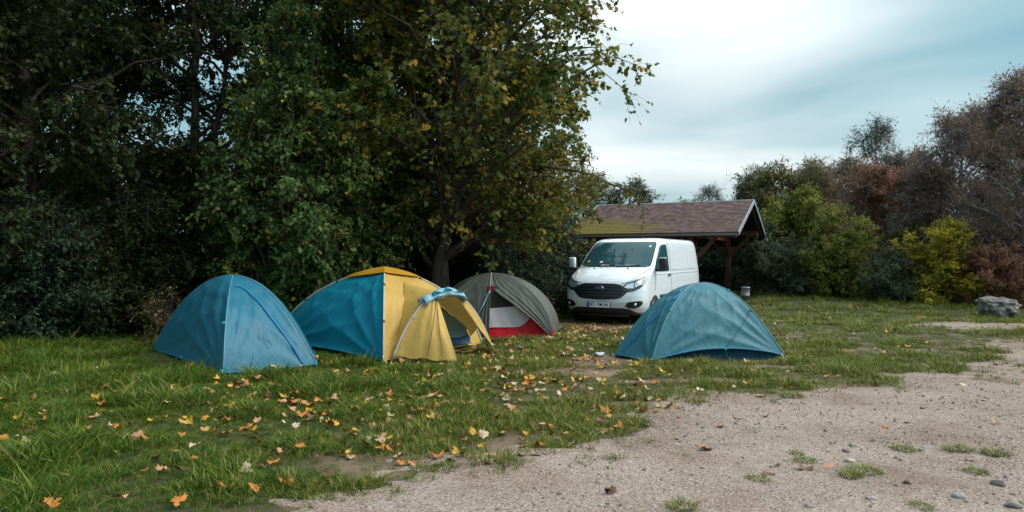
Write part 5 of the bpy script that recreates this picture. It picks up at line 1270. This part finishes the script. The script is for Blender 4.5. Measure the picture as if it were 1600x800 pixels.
leaf_no = 0
LEAVES = [  # photo positions of the leaves that stand out
 (360, 645, 'yellow', 1.25), (617, 622, 'orange', 1.6), (622, 632, 'yellow', 1.1), (795, 636, 'pale', 1.3), (515, 672, 'orange', 1.2), (520, 668, 'yellow', 1), (602, 648, 'pale', 1.1), (688, 635, 'tan', 1.2), (470, 655, 'orange', 1.2), (640, 662, 'tan', 1), (605, 606, 'pale', .9), (525, 624, 'pale', 1), (480, 606, 'pale', 1.2), (520, 600, 'tan', 1), (532, 602, 'tan', 1), (560, 608, 'yellow', 1), (278, 795, 'orange', 1.1), (355, 767, 'orange', 1.2), (447, 758, 'orange', 1.2), (397, 771, 'orange', 1), (150, 660, 'tan', 1.2), (160, 640, 'orange', 1), (188, 603, 'orange', 1), (203, 609, 'tan', 1), (140, 577, 'yellow', 1), (150, 594, 'tan', 1.1), (213, 688, 'tan', 1.1), (172, 675, 'pale', 1), (72, 655, 'tan', 1), (273, 620, 'yellow', 1.1), (30, 693, 'pale', 1), (302, 706, 'pale', 1.1), (320, 661, 'yellow', 1), (349, 657, 'orange', 1), (440, 634, 'tan', 1.2), (412, 646, 'orange', .9), (457, 644, 'tan', 1), (546, 645, 'tan', 1), (635, 641, 'orange', 1), (660, 641, 'tan', 1.2), (665, 623, 'orange', 1), (650, 598, 'orange', 1), (728, 602, 'orange', 1.3), (738, 664, 'tan', 1.1), (714, 649, 'tan', .9), (682, 717, 'orange', 1.2), (722, 714, 'tan', 1), (624, 717, 'tan', 1), (515, 748, 'brown', 1), (612, 705, 'orange', 1), (470, 708, 'orange', .9), (430, 712, 'tan', 1.1), (427, 728, 'orange', 1), (188, 785, 'tan', 1), (254, 740, 'tan', 1), (85, 797, 'orange', 1), (288, 745, 'brown', 1.2),
 (1261, 560, 'yellow', 1.6), (1044, 640, 'tan', 1.2), (920, 629, 'tan', 1.3), (1193, 580, 'brown', 1.4), (1035, 565, 'orange', 1.4), (1420, 544, 'yellow', 1.2), (948, 705-60, 'orange', 1), (868, 597, 'orange', 1.1), (1005, 600, 'tan', 1), (1105, 600, 'tan', 1), (1380, 553, 'pale', 1.2), (1300, 537, 'pale', 1), (1507, 601, 'pale', 1.2), (1088, 620, 'tan', .9), (905, 562, 'orange', 1.2), (893, 548, 'pale', 1.3), (915, 556, 'tan', 1.2), (951, 767, 'brown', 1), (1257, 731, 'brown', 1.3), (1202, 740, 'brown', 1), (1150, 508, 'yellow', 1), (848, 520, 'orange', 1.3), (960, 525, 'orange', 1.5), (878, 505, 'pale', 1.2), (1255, 478+22, 'brown', 1)]
LV = []
for px, py, c, s in LEAVES: LV.append((*ground_px(px, py), c, s))
names = ['yellow', 'orange', 'tan', 'pale', 'brown']
def rand_leaf(x, y): LV.append((x, y, names[rng.choice(5, p=[.17, .27, .33, .16, .07])], rng.uniform(.6, 1.1)))
def scat(n, cx0, cy0, sx, sy):
    for _ in range(n):
        x, y = rng.normal(cx0, sx), rng.normal(cy0, sy)
        if y > 4.0 and not any(in_poly(np.array(x), np.array(y), p) for p in KEEP_OUT): rand_leaf(float(x), float(y))
scat(95, 1.2, 14.6, 1.1, 1.0); scat(70, .3, 11.4, 1.0, .8); scat(60, -.2, 9.3, 1.2, .9); scat(40, 1.0, 11.0, .8, .8); scat(45, -2.5, 8.2, 1.8, 1.0); scat(25, -.5, 7.0, 1.3, .6); scat(22, 5.5, 12.5, 2.0, 1.6); scat(14, 3.0, 9.0, 1.2, .6); scat(20, -4.5, 7.8, 1.6, 1.0); scat(16, .2, 12.6, .6, .3); scat(10, 9, 14, 2, 2); scat(8, 3, 7, 1.2, .7)
LV = [l for l in LV if l[1] > 3.9 and abs(l[0]) < .80*l[1]]
LV.sort(key=lambda l: -l[3]/l[1])
def leaf_z(x, y, i):
    g = float(grass_cover(x, y)); lush = float(sstep(.6, -3.2, x)); return float(max(ground_z(x, y), path_z(x, y) if path_sd(x, y) > -.5 else -9))+.008+g*(.015+.045*lush)*(.4+.8*((i*37) % 10)/10)
STATE = {0: 'curled', 1: 'flat', 2: 'upturned'}
for i, (x, y, c, s) in enumerate(LV[:300]):
    o = link('fallen_leaf', FM[c][i % 7]); st_ = i % 3
    o.location = (x, y, leaf_z(x, y, i)); o.scale = (.095*min(s, 1.25),)*3; o.rotation_euler = (rng.normal(0, .2)+(.4 if st_ == 2 else 0), rng.normal(0, .2), rng.uniform(0, 6.28))
    tag(o, '%s%s fallen maple leaf lying %s' % ('upturned ' if st_ == 2 else '', {'tan': 'dry tan', 'pale': 'pale buff', 'brown': 'dark brown'}.get(c, c), place_words(x, y)), 'leaf', 'fallen %s leaves %s' % (c, place_words(x, y)))
rest = LV[300:]
srcs = [bpy.data.objects.new('l%02d' % i, FM[c][j]) for i, (c, j) in enumerate([(c, j) for c in names for j in range(3)])]
x = np.concatenate([np.array([l[0] for l in rest]), rng.normal(1.3, 1.5, 420), rng.normal(-.2, 2.2, 420), rng.uniform(3, 11, 90), rng.normal(-2.6, 2, 360), rng.uniform(-3, 2.5, 160)]); y = np.concatenate([np.array([l[1] for l in rest]), rng.normal(14.6, 1.1, 420), rng.normal(9.6, 1.8, 420), rng.uniform(11, 19, 90), rng.normal(7.6, 1.6, 360), rng.uniform(5.2, 8.5, 160)])
ok = (y > 5) & (np.abs(x) < .9*y) & ((path_sd(x, y) < .15) | (rng.uniform(size=len(x)) < .12))
for p in KEEP_OUT: ok &= ~in_poly(x, y, p)
x, y = x[ok], y[ok]; n = len(x)
P = np.stack([x, y, ground_z(x, y)+.015+.03*grass_cover(x, y)*rng.uniform(.3, 1.5, n)], -1)
scatter_object('leaf_litter', P, np.stack([rng.normal(0, .35, n), rng.normal(0, .35, n), rng.uniform(0, 6.28, n)], -1), np.repeat(rng.uniform(.05, .10, (n, 1)), 3, 1), rng.integers(0, 15, n), srcs, label='small fallen leaves strewn over the turf under the maple', cat='leaf litter')
# leaves caught below the windscreen
bpy.context.view_layer.update()
MW = van.matrix_world
for i, (xx, lab) in enumerate([(-.80, 'tan leaf at the left end of the van wiper tray'), (-.72, 'orange leaf second from the left on the van wiper tray'), (-.62, 'small orange leaf right of two others on the van wiper tray'), (-.26, 'orange leaf in the middle of the van wiper tray'), (-.08, 'rightmost orange leaf on the van wiper tray')]):
    p = MW @ Vector(tuple(VF(xx, 1.285))); o = link('fallen_leaf', FM['orange' if i else 'tan'][i]); o.location = p+Vector((0, -.02, .02)); o.scale = (.06,)*3; o.rotation_euler = (.5, .1, i*1.3)
    tag(o, lab, 'leaf', 'leaves on the van')
# a scrap of paper on the bare soil
x, y = ground_px(936, 556); b = MB(); U, T = np.meshgrid(np.linspace(-1, 1, 7), np.linspace(-1, 1, 5)); Pz = .03+.02*np.sin(U*3+T*2)+.012*np.cos(T*5)
i = np.arange(6)[None, :]+7*np.arange(4)[:, None]; b.add(np.stack([U*.09, T*.055, Pz], -1).reshape(-1, 3), np.stack([i, i+1, i+8, i+7], -1).reshape(-1, 4)); o = b.build('paper_scrap', plain('paper_bluish', (.5, .56, .62), .6), None, True); o.location = (x, y, float(ground_z(x, y))+.01); tag(o, 'crumpled bluish white paper scrap on the bare soil', 'litter')

scatter_ground()
